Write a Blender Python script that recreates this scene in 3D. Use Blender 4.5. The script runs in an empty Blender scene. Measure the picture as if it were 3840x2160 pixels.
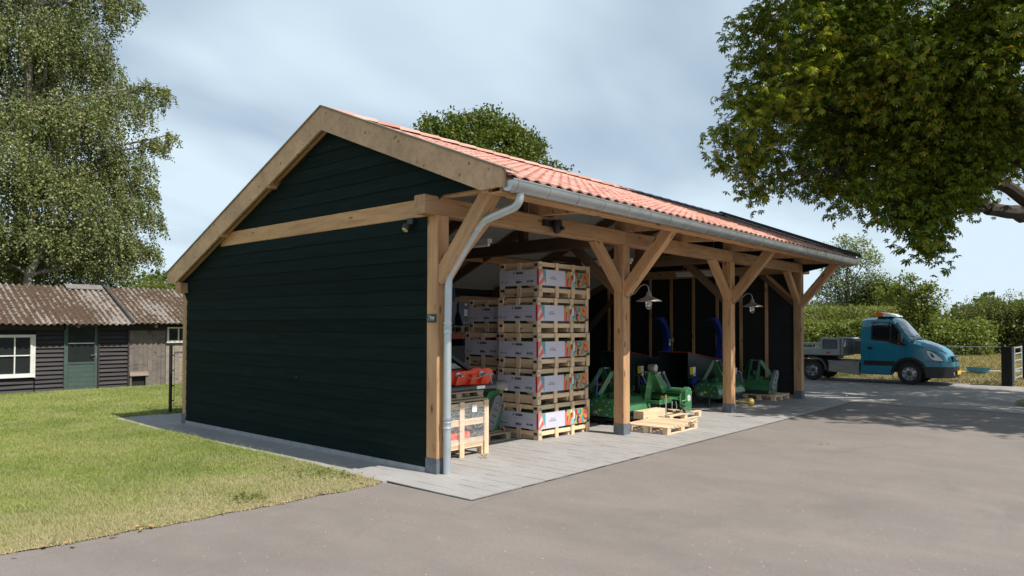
import bpy, math, random
import numpy as np
from mathutils import Vector, Matrix

# ------------------------------------------------------------------ camera, sky, sun
scene = bpy.context.scene
COL = scene.collection
R = math.radians
Q = dict(pos=(-5.76537, -6.22527, 1.75), yaw=0.720026, pitch=0.022117, roll=0.00229, f=2691.17, sy=83.2)
F_ = Vector((math.cos(Q['yaw']) * math.cos(Q['pitch']), math.sin(Q['yaw']) * math.cos(Q['pitch']), math.sin(Q['pitch'])))
R0 = Vector((math.sin(Q['yaw']), -math.cos(Q['yaw']), 0)); U0 = R0.cross(F_)
RR = R0 * math.cos(Q['roll']) + U0 * math.sin(Q['roll']); UU = -R0 * math.sin(Q['roll']) + U0 * math.cos(Q['roll'])
cam_d = bpy.data.cameras.new('camera'); cam = bpy.data.objects.new('camera', cam_d); COL.objects.link(cam)
M = Matrix((RR, UU, -F_)).transposed().to_4x4(); M.translation = Vector(Q['pos']); cam.matrix_world = M
cam_d.sensor_width = 36; cam_d.lens = Q['f'] / 3840 * 36; cam_d.shift_y = Q['sy'] / 3840
cam_d.clip_end = 2000; cam_d.clip_start = 0.05
scene.camera = cam

SUN = Vector((0.09, -0.69, 1.0)).normalized()
world = bpy.data.worlds.new('World'); scene.world = world; world.use_nodes = True
nt = world.node_tree; nt.nodes.clear()
wo = nt.nodes.new('ShaderNodeOutputWorld'); bg = nt.nodes.new('ShaderNodeBackground')
sky = nt.nodes.new('ShaderNodeTexSky'); sky.sky_type = 'NISHITA'; sky.sun_disc = False
sky.sun_elevation = math.asin(SUN.z); sky.sun_rotation = math.atan2(SUN.x, SUN.y)
sky.altitude = 0; sky.air_density = 1.0; sky.dust_density = 1.0; sky.ozone_density = 4.0
tc = nt.nodes.new('ShaderNodeTexCoord'); sp = nt.nodes.new('ShaderNodeSeparateXYZ'); nt.links.new(tc.outputs['Generated'], sp.inputs[0])
def wmath(op, a, b=None, clamp=False):
    n = nt.nodes.new('ShaderNodeMath'); n.operation = op; n.use_clamp = clamp
    for i, v in enumerate((a, b)):
        if v is None: continue
        if isinstance(v, (int, float)): n.inputs[i].default_value = v
        else: nt.links.new(v, n.inputs[i])
    return n.outputs[0]
zz = wmath('ADD', wmath('MAXIMUM', sp.outputs[2], 0.0), 0.22)
cmb = nt.nodes.new('ShaderNodeCombineXYZ')
nt.links.new(wmath('DIVIDE', sp.outputs[0], zz), cmb.inputs[0]); nt.links.new(wmath('DIVIDE', sp.outputs[1], zz), cmb.inputs[1])
mp = nt.nodes.new('ShaderNodeMapping'); mp.inputs['Rotation'].default_value = (0, 0, 0.5); mp.inputs['Scale'].default_value = (0.7, 1.15, 1)
nt.links.new(cmb.outputs[0], mp.inputs[0])
nz = nt.nodes.new('ShaderNodeTexNoise'); nz.inputs['Scale'].default_value = 1.1; nz.inputs['Detail'].default_value = 4; nz.inputs['Roughness'].default_value = 0.42
nz.inputs['Distortion'].default_value = 0.25
nt.links.new(mp.outputs[0], nz.inputs[0])
rp = nt.nodes.new('ShaderNodeMapRange'); rp.inputs[1].default_value = 0.30; rp.inputs[2].default_value = 0.66; rp.inputs[3].default_value = 0.26; rp.inputs[4].default_value = 0.93
rp.interpolation_type = 'SMOOTHSTEP'
nt.links.new(nz.outputs[0], rp.inputs[0])
mx = nt.nodes.new('ShaderNodeMix'); mx.data_type = 'RGBA'; mx.inputs[7].default_value = (8.5, 10.2, 11.5, 1)
hz = wmath('MULTIPLY', wmath('SUBTRACT', 0.42, sp.outputs[2]), 0.75)
fac = wmath('MINIMUM', wmath('MAXIMUM', wmath('ADD', rp.outputs[0], hz), 0.22), 0.97)
nt.links.new(fac, mx.inputs[0]); nt.links.new(sky.outputs[0], mx.inputs[6])
nt.links.new(mx.outputs[2], bg.inputs[0]); bg.inputs[1].default_value = 0.074
nt.links.new(bg.outputs[0], wo.inputs[0])
sd = bpy.data.lights.new('sun', 'SUN'); sd.energy = 5.0; sd.angle = R(0.53); sd.color = (1, 0.94, 0.86)
so = bpy.data.objects.new('sun', sd); COL.objects.link(so); so.location = (0, -10, 20)
so.rotation_euler = (SUN).to_track_quat('Z', 'Y').to_euler()
vs = scene.view_settings; vs.view_transform = 'Standard'; vs.look = 'None'; vs.exposure = 0.25; vs.gamma = 1; vs.use_curve_mapping = False

# ------------------------------------------------------------------ helpers
random.seed(7); rng = np.random.default_rng(11)
def tag(o, label=None, cat=None, group=None, kind=None):
    if label: o['label'] = label
    if cat: o['category'] = cat
    if group: o['group'] = group
    if kind: o['kind'] = kind
    return o
def link(o, parent=None):
    COL.objects.link(o)
    if parent is not None: o.parent = parent
    return o
def empty(name, loc, label, cat, group=None, rz=0.0):
    o = bpy.data.objects.new(name, None); o.location = loc; o.rotation_euler = (0, 0, rz); o.empty_display_size = .1
    link(o); return tag(o, label, cat, group)
def copy_tree(o, parent=None, pred=None):
    c = o.copy(); COL.objects.link(c); c.parent = parent
    for ch in o.children:
        if pred is None or pred(ch): copy_tree(ch, c)
    return c
def V(*a): return Vector(a)
class MB:
    def __init__(s): s.v = []; s.f = []
    def add(s, vs, fs):
        b = len(s.v); s.v += [tuple(x) for x in vs]; s.f += [tuple(b + i for i in f) for f in fs]; return s
    def box(s, x0, x1, y0, y1, z0, z1):
        return s.add([(x0,y0,z0),(x1,y0,z0),(x1,y1,z0),(x0,y1,z0),(x0,y0,z1),(x1,y0,z1),(x1,y1,z1),(x0,y1,z1)],
                     [(0,3,2,1),(4,5,6,7),(0,1,5,4),(1,2,6,5),(2,3,7,6),(3,0,4,7)])
    def beam(s, p0, p1, w, h, up=(0,0,1), ch=0.0):
        p0, p1 = Vector(p0), Vector(p1); a = (p1-p0).normalized(); u = Vector(up)
        if abs(a.dot(u)) > .98: u = Vector((0,1,0))
        sd = a.cross(u).normalized(); u = sd.cross(a)
        hw, hh = w/2, h/2
        if ch: c = [(-hw+ch,-hh),(hw-ch,-hh),(hw,-hh+ch),(hw,hh-ch),(hw-ch,hh),(-hw+ch,hh),(-hw,hh-ch),(-hw,-hh+ch)]
        else: c = [(-hw,-hh),(hw,-hh),(hw,hh),(-hw,hh)]
        n = len(c); vs = [p + sd*x + u*y for p in (p0,p1) for x,y in c]
        fs = [(i,(i+1)%n,n+(i+1)%n,n+i) for i in range(n)] + [tuple(range(n))[::-1], tuple(range(n,2*n))]
        return s.add(vs, fs)
    def tube(s, pts, r, seg=8, caps=True, rs=None):
        pts = [Vector(p) for p in pts]; n = len(pts); rings = []; prev = None
        for i,p in enumerate(pts):
            a = (pts[min(i+1,n-1)] - pts[max(i-1,0)])
            a = a.normalized() if a.length > 1e-9 else Vector((0,0,1))
            if prev is None:
                u = Vector((0,0,1)) if abs(a.z) < .9 else Vector((1,0,0))
            else: u = prev
            sd = a.cross(u).normalized(); u = sd.cross(a).normalized(); prev = u
            rad = rs[i] if rs else r
            rings.append([p + (sd*math.cos(t)+u*math.sin(t))*rad for t in (2*math.pi*k/seg for k in range(seg))])
        vs = [q for rg in rings for q in rg]
        fs = [(i*seg+k, i*seg+(k+1)%seg, (i+1)*seg+(k+1)%seg, (i+1)*seg+k) for i in range(n-1) for k in range(seg)]
        if caps: fs += [tuple(range(seg))[::-1], tuple((n-1)*seg+k for k in range(seg))]
        return s.add(vs, fs)
    def lathe(s, prof, c, axis='Z', seg=16, caps=True):
        c = Vector(c); A = {'X':V(1,0,0),'Y':V(0,1,0),'Z':V(0,0,1)}[axis] if isinstance(axis,str) else Vector(axis).normalized()
        u = V(0,0,1) if abs(A.z) < .9 else V(1,0,0); sd = A.cross(u).normalized(); u = sd.cross(A)
        vs = [c + A*h + (sd*math.cos(2*math.pi*k/seg)+u*math.sin(2*math.pi*k/seg))*r for r,h in prof for k in range(seg)]
        n = len(prof); fs = [(i*seg+k, i*seg+(k+1)%seg, (i+1)*seg+(k+1)%seg, (i+1)*seg+k) for i in range(n-1) for k in range(seg)]
        if caps: fs += [tuple(range(seg))[::-1], tuple((n-1)*seg+k for k in range(seg))]
        return s.add(vs, fs)
    def prism(s, poly, ax, a, b):
        # poly in the two other axes (order of axes kept), extruded along ax from a to b
        def P(u, v, t): return {'X':(t,u,v),'Y':(u,t,v),'Z':(u,v,t)}[ax]
        n = len(poly); vs = [P(u,v,a) for u,v in poly] + [P(u,v,b) for u,v in poly]
        return s.add(vs, [(i,(i+1)%n,n+(i+1)%n,n+i) for i in range(n)] + [tuple(range(n))[::-1], tuple(range(n,2*n))])
    def build(s, name, m, parent=None, smooth=False, fix=True):
        me = bpy.data.meshes.new(name); me.from_pydata([tuple(x) for x in s.v], [], s.f)
        if fix:
            import bmesh
            bm = bmesh.new(); bm.from_mesh(me); bmesh.ops.recalc_face_normals(bm, faces=bm.faces); bm.to_mesh(me); bm.free()
        me.materials.append(m)
        if smooth:
            me.shade_smooth()
            try: me.set_sharp_from_angle(angle=R(38))
            except Exception: pass
        return link(bpy.data.objects.new(name, me), parent)
def fast(name, v, f, m, parent=None):
    """numpy triangles or quads, straight into a mesh"""
    k = f.shape[1]; me = bpy.data.meshes.new(name)
    me.vertices.add(len(v)); me.vertices.foreach_set('co', np.ascontiguousarray(v, dtype=np.float32).ravel())
    me.loops.add(f.size); me.loops.foreach_set('vertex_index', np.ascontiguousarray(f, dtype=np.int32).ravel())
    me.polygons.add(len(f)); me.polygons.foreach_set('loop_start', np.arange(0, f.size, k, dtype=np.int32))
    me.update(calc_edges=True); me.materials.append(m)
    return link(bpy.data.objects.new(name, me), parent)
_bm = {}
def timber(name, p0, p1, w, h, m, parent, up=(0,0,1), ch=0.006):
    """a squared timber with its grain along its own length"""
    p0, p1 = Vector(p0), Vector(p1); L = (p1-p0).length
    key = (round(L,3), w, h, ch, m.name)
    if key not in _bm:
        b = MB().beam((-L/2,0,0),(L/2,0,0),w,h,(0,0,1),ch); o = b.build(name, m); _bm[key] = o.data; COL.objects.unlink(o); bpy.data.objects.remove(o)
    a = (p1-p0).normalized(); u = Vector(up)
    if abs(a.dot(u)) > .98: u = Vector((0,1,0))
    sd = a.cross(u).normalized(); u = sd.cross(a)
    o = bpy.data.objects.new(name, _bm[key]); link(o, parent)
    MM = Matrix((a, -sd, u)).transposed().to_4x4(); MM.translation = (p0+p1)/2; o.matrix_local = MM
    return o

# ------------------------------------------------------------------ materials
def newmat(name):
    m = bpy.data.materials.new(name); m.use_nodes = True; n = m.node_tree
    return m, n, n.nodes['Principled BSDF']
def N(n, t, **kw):
    x = n.nodes.new(t)
    for k, v in kw.items():
        if k.startswith('i_'): x.inputs[k[2:].replace('_', ' ')].default_value = v
        else: setattr(x, k, v)
    return x
def ramp(n, src, stops):
    r = n.nodes.new('ShaderNodeValToRGB'); n.links.new(src, r.inputs[0]); e = r.color_ramp.elements
    while len(e) > 1: e.remove(e[-1])
    e[0].position = stops[0][0]; e[0].color = (*stops[0][1], 1)
    for p, c in stops[1:]:
        q = e.new(p); q.color = (*c, 1)
    return r.outputs[0]
def bumpn(n, b, h, s=.3, d=.01):
    x = n.nodes.new('ShaderNodeBump'); x.inputs['Strength'].default_value = s; x.inputs['Distance'].default_value = d
    n.links.new(h, x.inputs['Height']); n.links.new(x.outputs[0], b.inputs['Normal']); return x
def coords(n, kind='Object', scale=(1,1,1), rnd=False):
    t = n.nodes.new('ShaderNodeTexCoord'); m = n.nodes.new('ShaderNodeMapping'); m.inputs['Scale'].default_value = scale
    n.links.new(t.outputs[kind], m.inputs[0])
    if rnd:
        oi = n.nodes.new('ShaderNodeObjectInfo'); mu = n.nodes.new('ShaderNodeVectorMath'); mu.operation = 'SCALE'; mu.inputs['Scale'].default_value = 37
        c = n.nodes.new('ShaderNodeCombineXYZ')
        for i in range(3): n.links.new(oi.outputs['Random'], c.inputs[i])
        n.links.new(c.outputs[0], mu.inputs[0]); n.links.new(mu.outputs[0], m.inputs['Location'])
    return m.outputs[0]
def poscoord(n, scale=(1,1,1)):
    g = n.nodes.new('ShaderNodeNewGeometry'); m = n.nodes.new('ShaderNodeMapping'); m.inputs['Scale'].default_value = scale
    n.links.new(g.outputs['Position'], m.inputs[0]); return m.outputs[0]
def mixc(n, f, a, b, mode='MIX'):
    x = n.nodes.new('ShaderNodeMix'); x.data_type = 'RGBA'; x.blend_type = mode
    for i, v in ((0, f), (6, a), (7, b)):
        if isinstance(v, (int, float)): x.inputs[i].default_value = v
        elif isinstance(v, (tuple, list)): x.inputs[i].default_value = (*v, 1)
        else: n.links.new(v, x.inputs[i])
    return x.outputs[2]
def noise(n, vec, scale, detail=4, rough=.55, dist=0):
    x = N(n, 'ShaderNodeTexNoise'); x.inputs['Scale'].default_value = scale; x.inputs['Detail'].default_value = detail
    x.inputs['Roughness'].default_value = rough; x.inputs['Distortion'].default_value = dist; n.links.new(vec, x.inputs[0]); return x.outputs[0]
def sc(c, k): return tuple(min(1, x*k) for x in c)
def plain(name, col, rough=.5, metal=0, var=.18, scale=6, bump=.0, coat=0, world_=False, spec=.5, dust=0):
    m, n, b = newmat(name); v = poscoord(n) if world_ else coords(n)
    nn = noise(n, v, scale, 5)
    c = ramp(n, nn, [(.3, sc(col, 1-var)), (.7, sc(col, 1+var))])
    if dust:
        g = n.nodes.new('ShaderNodeNewGeometry'); s_ = n.nodes.new('ShaderNodeSeparateXYZ'); n.links.new(g.outputs['Normal'], s_.inputs[0])
        d2 = N(n, 'ShaderNodeMath', operation='MULTIPLY'); n.links.new(noise(n, v, 9, 5), d2.inputs[0]); d2.inputs[1].default_value = dust
        c = mixc(n, d2.outputs[0], c, (.32,.28,.23))
    n.links.new(c, b.inputs['Base Color'])
    b.inputs['Roughness'].default_value = rough; b.inputs['Metallic'].default_value = metal; b.inputs['Coat Weight'].default_value = coat
    b.inputs['Specular IOR Level'].default_value = spec
    if bump: bumpn(n, b, noise(n, v, scale*6, 6), bump, .01)
    return m
def wood(name, col, dark, grain=16, rough=.75, knots=True, grey=0.0, bump=.25, crack=False):
    m, n, b = newmat(name)
    v = coords(n, scale=(1.3, grain, grain), rnd=True); g = noise(n, v, 1.0, 6, .6, .6)
    c = ramp(n, g, [(.28, dark), (.5, col), (.75, sc(col, 1.12))])
    v3 = coords(n, scale=(.7, 2.2, 2.2), rnd=True); big = noise(n, v3, 1.0, 3)
    c = mixc(n, .45, c, ramp(n, big, [(.35, (.62,.60,.58)), (.65, (1.12,1.08,1.05))]), 'MULTIPLY')
    oi = n.nodes.new('ShaderNodeObjectInfo')
    c = mixc(n, 1, c, ramp(n, oi.outputs['Random'], [(0, (.84,.86,.88)), (1, (1.1,1.06,1.0))]), 'MULTIPLY')
    if knots:
        vk = coords(n, scale=(2.2, 6, 6), rnd=True); vo = N(n, 'ShaderNodeTexVoronoi'); vo.inputs['Scale'].default_value = 1.0; n.links.new(vk, vo.inputs[0])
        c = mixc(n, ramp(n, vo.outputs['Distance'], [(.07, (1,1,1)), (.16, (0,0,0))]), c, sc(dark, .45))
    if crack:
        ck = noise(n, coords(n, scale=(.55,8,8), rnd=True), 1.0, 2, .5)
        c = mixc(n, ramp(n, ck, [(.492,(0,0,0)), (.499,(.75,.75,.75)), (.506,(0,0,0))]), c, sc(dark, .4))
    if grey:
        c = mixc(n, ramp(n, noise(n, coords(n, rnd=True), 2.5, 5), [(.4, (0,0,0)), (.7, (grey,)*3)]), c, (.25,.24,.22))
    n.links.new(c, b.inputs['Base Color']); b.inputs['Roughness'].default_value = rough; b.inputs['Specular IOR Level'].default_value = .3
    bumpn(n, b, g, bump, .006); return m
def leafmat(name, stops, trans=.35, rough=.55, spec=.35):
    m = bpy.data.materials.new(name); m.use_nodes = True; n = m.node_tree; b = n.nodes['Principled BSDF']; out = n.nodes['Material Output']
    g = n.nodes.new('ShaderNodeNewGeometry')
    c = ramp(n, g.outputs['Random Per Island'], stops)
    c = mixc(n, .55, c, ramp(n, noise(n, poscoord(n), .9, 3), [(.35, (.72,.78,.75)), (.65, (1.2,1.12,1.0))]), 'MULTIPLY')
    n.links.new(c, b.inputs['Base Color']); b.inputs['Roughness'].default_value = rough; b.inputs['Specular IOR Level'].default_value = spec
    t = n.nodes.new('ShaderNodeBsdfTranslucent'); n.links.new(mixc(n, 1, c, (1.0,1.25,.5), 'MULTIPLY'), t.inputs[0])
    ms = n.nodes.new('ShaderNodeMixShader'); ms.inputs[0].default_value = trans
    n.links.new(b.outputs[0], ms.inputs[1]); n.links.new(t.outputs[0], ms.inputs[2]); n.links.new(ms.outputs[0], out.inputs[0]); return m

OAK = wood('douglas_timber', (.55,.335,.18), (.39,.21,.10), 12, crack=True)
OAKP = wood('pale_barge_board', (.56,.38,.24), (.47,.31,.19), 10, bump=.12, crack=True)
OAK_SHADE = wood('shade_darkened_timber', (.17,.11,.07), (.11,.07,.045), 12)  # darker copy of the frame timber, indoor shade put into its colour
PINE = wood('pale_crate_pine', (.78,.60,.41), (.62,.45,.28), 18)
PINE2 = wood('grey_pallet_wood', (.42,.34,.24), (.28,.21,.14), 18, grey=.5)
GREYW = wood('weathered_board', (.17,.145,.13), (.09,.075,.068), 16, grey=.4)
GREYW2 = wood('pale_weathered_board', (.33,.28,.235), (.20,.165,.14), 16, grey=.4)
m, n, b = newmat('black_green_cladding'); CLAD = m
v = coords(n, scale=(1.5,1.5,22), rnd=True); g = noise(n, v, 1, 5)
c = ramp(n, g, [(.3, (.0030,.0100,.0088)), (.7, (.0068,.0165,.0145))])
vo = N(n, 'ShaderNodeTexVoronoi'); vo.inputs['Scale'].default_value = 3.2; n.links.new(coords(n, rnd=True), vo.inputs[0])
c = mixc(n, ramp(n, vo.outputs['Distance'], [(.018, (1,1,1)), (.03, (0,0,0))]), c, (.12,.15,.145))
oi = n.nodes.new('ShaderNodeObjectInfo'); c = mixc(n, 1, c, ramp(n, oi.outputs['Random'], [(0, (.78,.8,.8)), (1, (1.2,1.17,1.14))]), 'MULTIPLY')
n.links.new(c, b.inputs['Base Color']); b.inputs['Roughness'].default_value = .8; b.inputs['Specular IOR Level'].default_value = .10; bumpn(n, b, g, .35, .006)
TARRED = wood('tarred_board', (.045,.040,.042), (.018,.016,.017), 14, knots=False, rough=.65)
INNER = plain('dark_inner_lining', (.012,.014,.014), .85, var=.3)
CEIL = plain('white_ceiling_panel', (.60,.60,.57), .7, var=.06, scale=1.5)
STONE = plain('blue_grey_stone', (.13,.145,.165), .7, var=.3, scale=9, bump=.3)
ZINC = plain('zinc', (.47,.50,.52), .42, .85, .12, 5)
ZINCP = plain('zinc_pipe', (.50,.55,.57), .45, .6, .10, 5)
BLACKM = plain('black_metal', (.012,.012,.013), .45, 0, .2)
RUBBER = plain('rubber', (.018,.018,.019), .8, 0, .25, 12, .2)
STEEL = plain('galvanised_steel', (.52,.53,.54), .4, .8, .15)
DARKST = plain('dark_steel', (.10,.102,.105), .45, .6, .3)
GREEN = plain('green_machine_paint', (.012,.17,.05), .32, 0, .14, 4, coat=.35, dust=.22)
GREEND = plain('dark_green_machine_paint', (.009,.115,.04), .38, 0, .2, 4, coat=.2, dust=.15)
BLUE = plain('blue_machine_paint', (.008,.028,.19), .4, 0, .15, 4, coat=.2)
BLUEGREY = plain('blue_grey_paint', (.10,.13,.19), .45, 0, .15, 4)
GREYG = plain('grey_guard_paint', (.20,.215,.22), .42, 0, .12, 4)
ORANGE = plain('orange_paint', (.85,.065,.012), .35, 0, .1, 4, coat=.3)
RED = plain('red_paint', (.35,.02,.015), .45, 0, .15, 4)
YELLOW = plain('yellow_decal', (.70,.48,.03), .5, 0, .08, 4)
WHITE = plain('white_paint', (.72,.71,.66), .5, 0, .10, 8, dust=.12)
WHITED = plain('white_decal', (.78,.78,.78), .5, 0, .04)
LBLUE = plain('light_blue_decal', (.18,.42,.62), .5, 0, .05)
BANNER = plain('printed_white_paper', (.60,.585,.68), .5, 0, .05, 3)
INK = plain('black_ink', (.015,.015,.02), .5, 0, .05)
GINK = plain('grey_ink', (.22,.22,.25), .5, 0, .05)
CORAL = plain('coral_ink', (.80,.17,.09), .5, 0, .05)
REDI = plain('red_ink', (.62,.035,.03), .5, 0, .05)
TEAL = plain('teal_ink', (.10,.34,.40), .5, 0, .05)
LTEAL = plain('light_teal_ink', (.25,.55,.58), .5, 0, .05)
MUST = plain('mustard_ink', (.45,.38,.13), .5, 0, .05)
NAVY = plain('navy_ink', (.03,.04,.07), .5, 0, .05)
DOORG = plain('green_door_paint', (.045,.085,.075), .5, 0, .12, 7, dust=.12)
BRONZE = plain('weathered_bronze', (.27,.24,.215), .45, .6, .25, 9)
def glassy(name, col, rough=.06, alpha=1, trans=0):
    m, n, b = newmat(name); b.inputs['Base Color'].default_value = (*col, 1); b.inputs['Roughness'].default_value = rough
    if trans: b.inputs['Transmission Weight'].default_value = trans
    nn = noise(n, coords(n), 3, 4); r_ = n.nodes.new('ShaderNodeMapRange'); n.links.new(nn, r_.inputs[0]); r_.inputs[3].default_value = rough*.6; r_.inputs[4].default_value = rough*2.2
    n.links.new(r_.outputs[0], b.inputs['Roughness']); return m
GLASSD = glassy('dark_glass', (.012,.014,.015))
GLASSO = glassy('dusty_old_glass', (.02,.024,.024), .2)
GLASSC = glassy('clear_glass', (.95,.97,.98), .03, trans=1)
LENS = glassy('lamp_lens', (.72,.75,.80), .15)
# clear plastic film
m, n, b = newmat('plastic_film'); FILM = m
b.inputs['Base Color'].default_value = (.80,.82,.83,1); b.inputs['Roughness'].default_value = .3; b.inputs['Alpha'].default_value = .38
nn = noise(n, coords(n, scale=(3,3,7)), 4, 6, .6, 1.5); bumpn(n, b, nn, .9, .03)
n.links.new(ramp(n, nn, [(.35, (.08,.08,.08)), (.72, (.45,.45,.45))]), b.inputs['Alpha'])
# truck paint
m, n, b = newmat('teal_blue_car_paint'); PAINT = m
n.links.new(ramp(n, noise(n, coords(n), 2.5, 4), [(.3, (.002,.165,.255)), (.7, (.003,.19,.29))]), b.inputs['Base Color'])
b.inputs['Roughness'].default_value = .38; b.inputs['Coat Weight'].default_value = .8; b.inputs['Coat Roughness'].default_value = .08
# roof tile
m, n, b = newmat('red_clay_tile'); TILE = m
v = coords(n, rnd=True); oi = n.nodes.new('ShaderNodeObjectInfo'); gi = n.nodes.new('ShaderNodeNewGeometry')
ad = N(n, 'ShaderNodeMath', operation='ADD'); n.links.new(oi.outputs['Random'], ad.inputs[0]); n.links.new(gi.outputs['Random Per Island'], ad.inputs[1])
fr = N(n, 'ShaderNodeMath', operation='FRACT'); n.links.new(ad.outputs[0], fr.inputs[0])
c = ramp(n, fr.outputs[0], [(0, (.44,.21,.16)), (.12, (.55,.275,.21)), (.5, (.61,.315,.245)), (1, (.67,.36,.285))])
c = mixc(n, .35, c, ramp(n, noise(n, poscoord(n), 5, 5), [(.35, (.75,.72,.7)), (.65, (1.15,1.12,1.1))]), 'MULTIPLY')
n.links.new(c, b.inputs['Base Color']); b.inputs['Roughness'].default_value = .42; bumpn(n, b, noise(n, poscoord(n), 60, 4), .15, .004)
RIDGE_SHADE = plain('shade_painted_ridge_tile', (.05,.06,.085), .4, 0, .25, 5)  # far ridge tiles: the tree's shade is put into this colour
# corrugated sheets with moss
m, n, b = newmat('mossy_corrugated_sheet'); CORR = m
v = poscoord(n, (1,1,1)); big = noise(n, poscoord(n, (1.0,.5,.5)), 1.1, 3); fine = noise(n, poscoord(n), 11, 6, .7, .3)
wv = poscoord(n, (1,0,0)); s_ = n.nodes.new('ShaderNodeSeparateXYZ'); n.links.new(wv, s_.inputs[0])
mu = N(n, 'ShaderNodeMath', operation='MULTIPLY'); n.links.new(s_.outputs[0], mu.inputs[0]); mu.inputs[1].default_value = 2*math.pi/.15
sn = N(n, 'ShaderNodeMath', operation='SINE'); n.links.new(mu.outputs[0], sn.inputs[0])
a1 = N(n, 'ShaderNodeMath', operation='MULTIPLY_ADD'); n.links.new(sn.outputs[0], a1.inputs[0]); a1.inputs[1].default_value = -.10
a0 = N(n, 'ShaderNodeMath', operation='MULTIPLY_ADD'); n.links.new(big, a0.inputs[0]); a0.inputs[1].default_value = .75; a0.inputs[2].default_value = -.30
n.links.new(a0.outputs[0], a1.inputs[2])
a2 = N(n, 'ShaderNodeMath', operation='ADD'); n.links.new(a1.outputs[0], a2.inputs[0]); n.links.new(fine, a2.inputs[1])
moss = ramp(n, a2.outputs[0], [(.46, (0,0,0)), (.56, (1,1,1))])
base = ramp(n, noise(n, v, 3.5, 6), [(.3, (.19,.17,.15)), (.7, (.28,.258,.228))])
mc = ramp(n, noise(n, v, 14, 5), [(.3, (.035,.02,.011)), (.7, (.10,.06,.033))])
n.links.new(mixc(n, moss, base, mc), b.inputs['Base Color']); b.inputs['Roughness'].default_value = .9; bumpn(n, b, a2.outputs[0], .5, .03)
# asphalt
m, n, b = newmat('brownish_asphalt'); ASPH = m
v = poscoord(n); c = ramp(n, noise(n, v, .45, 5), [(.3, (.180,.158,.142)), (.7, (.226,.199,.180))])
c = mixc(n, .55, c, ramp(n, noise(n, v, 90, 3, .8), [(.3, (.62,.62,.62)), (.7, (1.3,1.3,1.3))]), 'MULTIPLY')
c = mixc(n, .5, c, ramp(n, noise(n, poscoord(n, (1,.45,1)), 2.2, 6, .65), [(.4, (.86,.86,.86)), (.6, (1.08,1.07,1.06))]), 'MULTIPLY')
c = mixc(n, ramp(n, noise(n, poscoord(n, (.5,1.3,1)), .6, 6, .7, 1.2), [(.56, (0,0,0)), (.66, (.35,.35,.35))]), c, (.13,.115,.10))
c = mixc(n, ramp(n, noise(n, v, 260, 2, .9), [(.60, (0,0,0)), (.68, (.8,.8,.8))]), c, (.36,.33,.30))
vo = N(n, 'ShaderNodeTexVoronoi'); vo.inputs['Scale'].default_value = 9; n.links.new(v, vo.inputs[0])
c = mixc(n, ramp(n, vo.outputs['Distance'], [(.05, (1,1,1)), (.075, (0,0,0))]), c, (.42,.39,.35))
vo2 = N(n, 'ShaderNodeTexVoronoi'); vo2.inputs['Scale'].default_value = 14; n.links.new(poscoord(n, (1.1,1,1)), vo2.inputs[0])
c = mixc(n, ramp(n, vo2.outputs['Distance'], [(.05, (1,1,1)), (.08, (0,0,0))]), c, (.10,.09,.08))
n.links.new(c, b.inputs['Base Color']); b.inputs['Roughness'].default_value = .88; bumpn(n, b, noise(n, v, 110, 3, .8), .5, .004)
# pavers
m, n, b = newmat('grey_paver'); PAVE = m
oi = n.nodes.new('ShaderNodeObjectInfo'); gi = n.nodes.new('ShaderNodeNewGeometry')
ad = N(n, 'ShaderNodeMath', operation='ADD'); n.links.new(oi.outputs['Random'], ad.inputs[0]); n.links.new(gi.outputs['Random Per Island'], ad.inputs[1])
fr = N(n, 'ShaderNodeMath', operation='FRACT'); n.links.new(ad.outputs[0], fr.inputs[0])
c = ramp(n, fr.outputs[0], [(0, (.318,.308,.298)), (1, (.332,.322,.312))]); v = poscoord(n)
c = mixc(n, .5, c, ramp(n, noise(n, v, 40, 4, .7), [(.3, (.8,.8,.8)), (.7, (1.15,1.15,1.15))]), 'MULTIPLY')
c = mixc(n, .5, c, ramp(n, noise(n, v, 1.6, 5), [(.35, (.84,.83,.82)), (.65, (1.08,1.08,1.08))]), 'MULTIPLY')
n.links.new(c, b.inputs['Base Color']); b.inputs['Roughness'].default_value = .85; bumpn(n, b, noise(n, v, 90, 3), .3, .003)
SAND = plain('joint_sand', (.30,.29,.28), .95, 0, .12, 30, world_=True)
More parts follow.
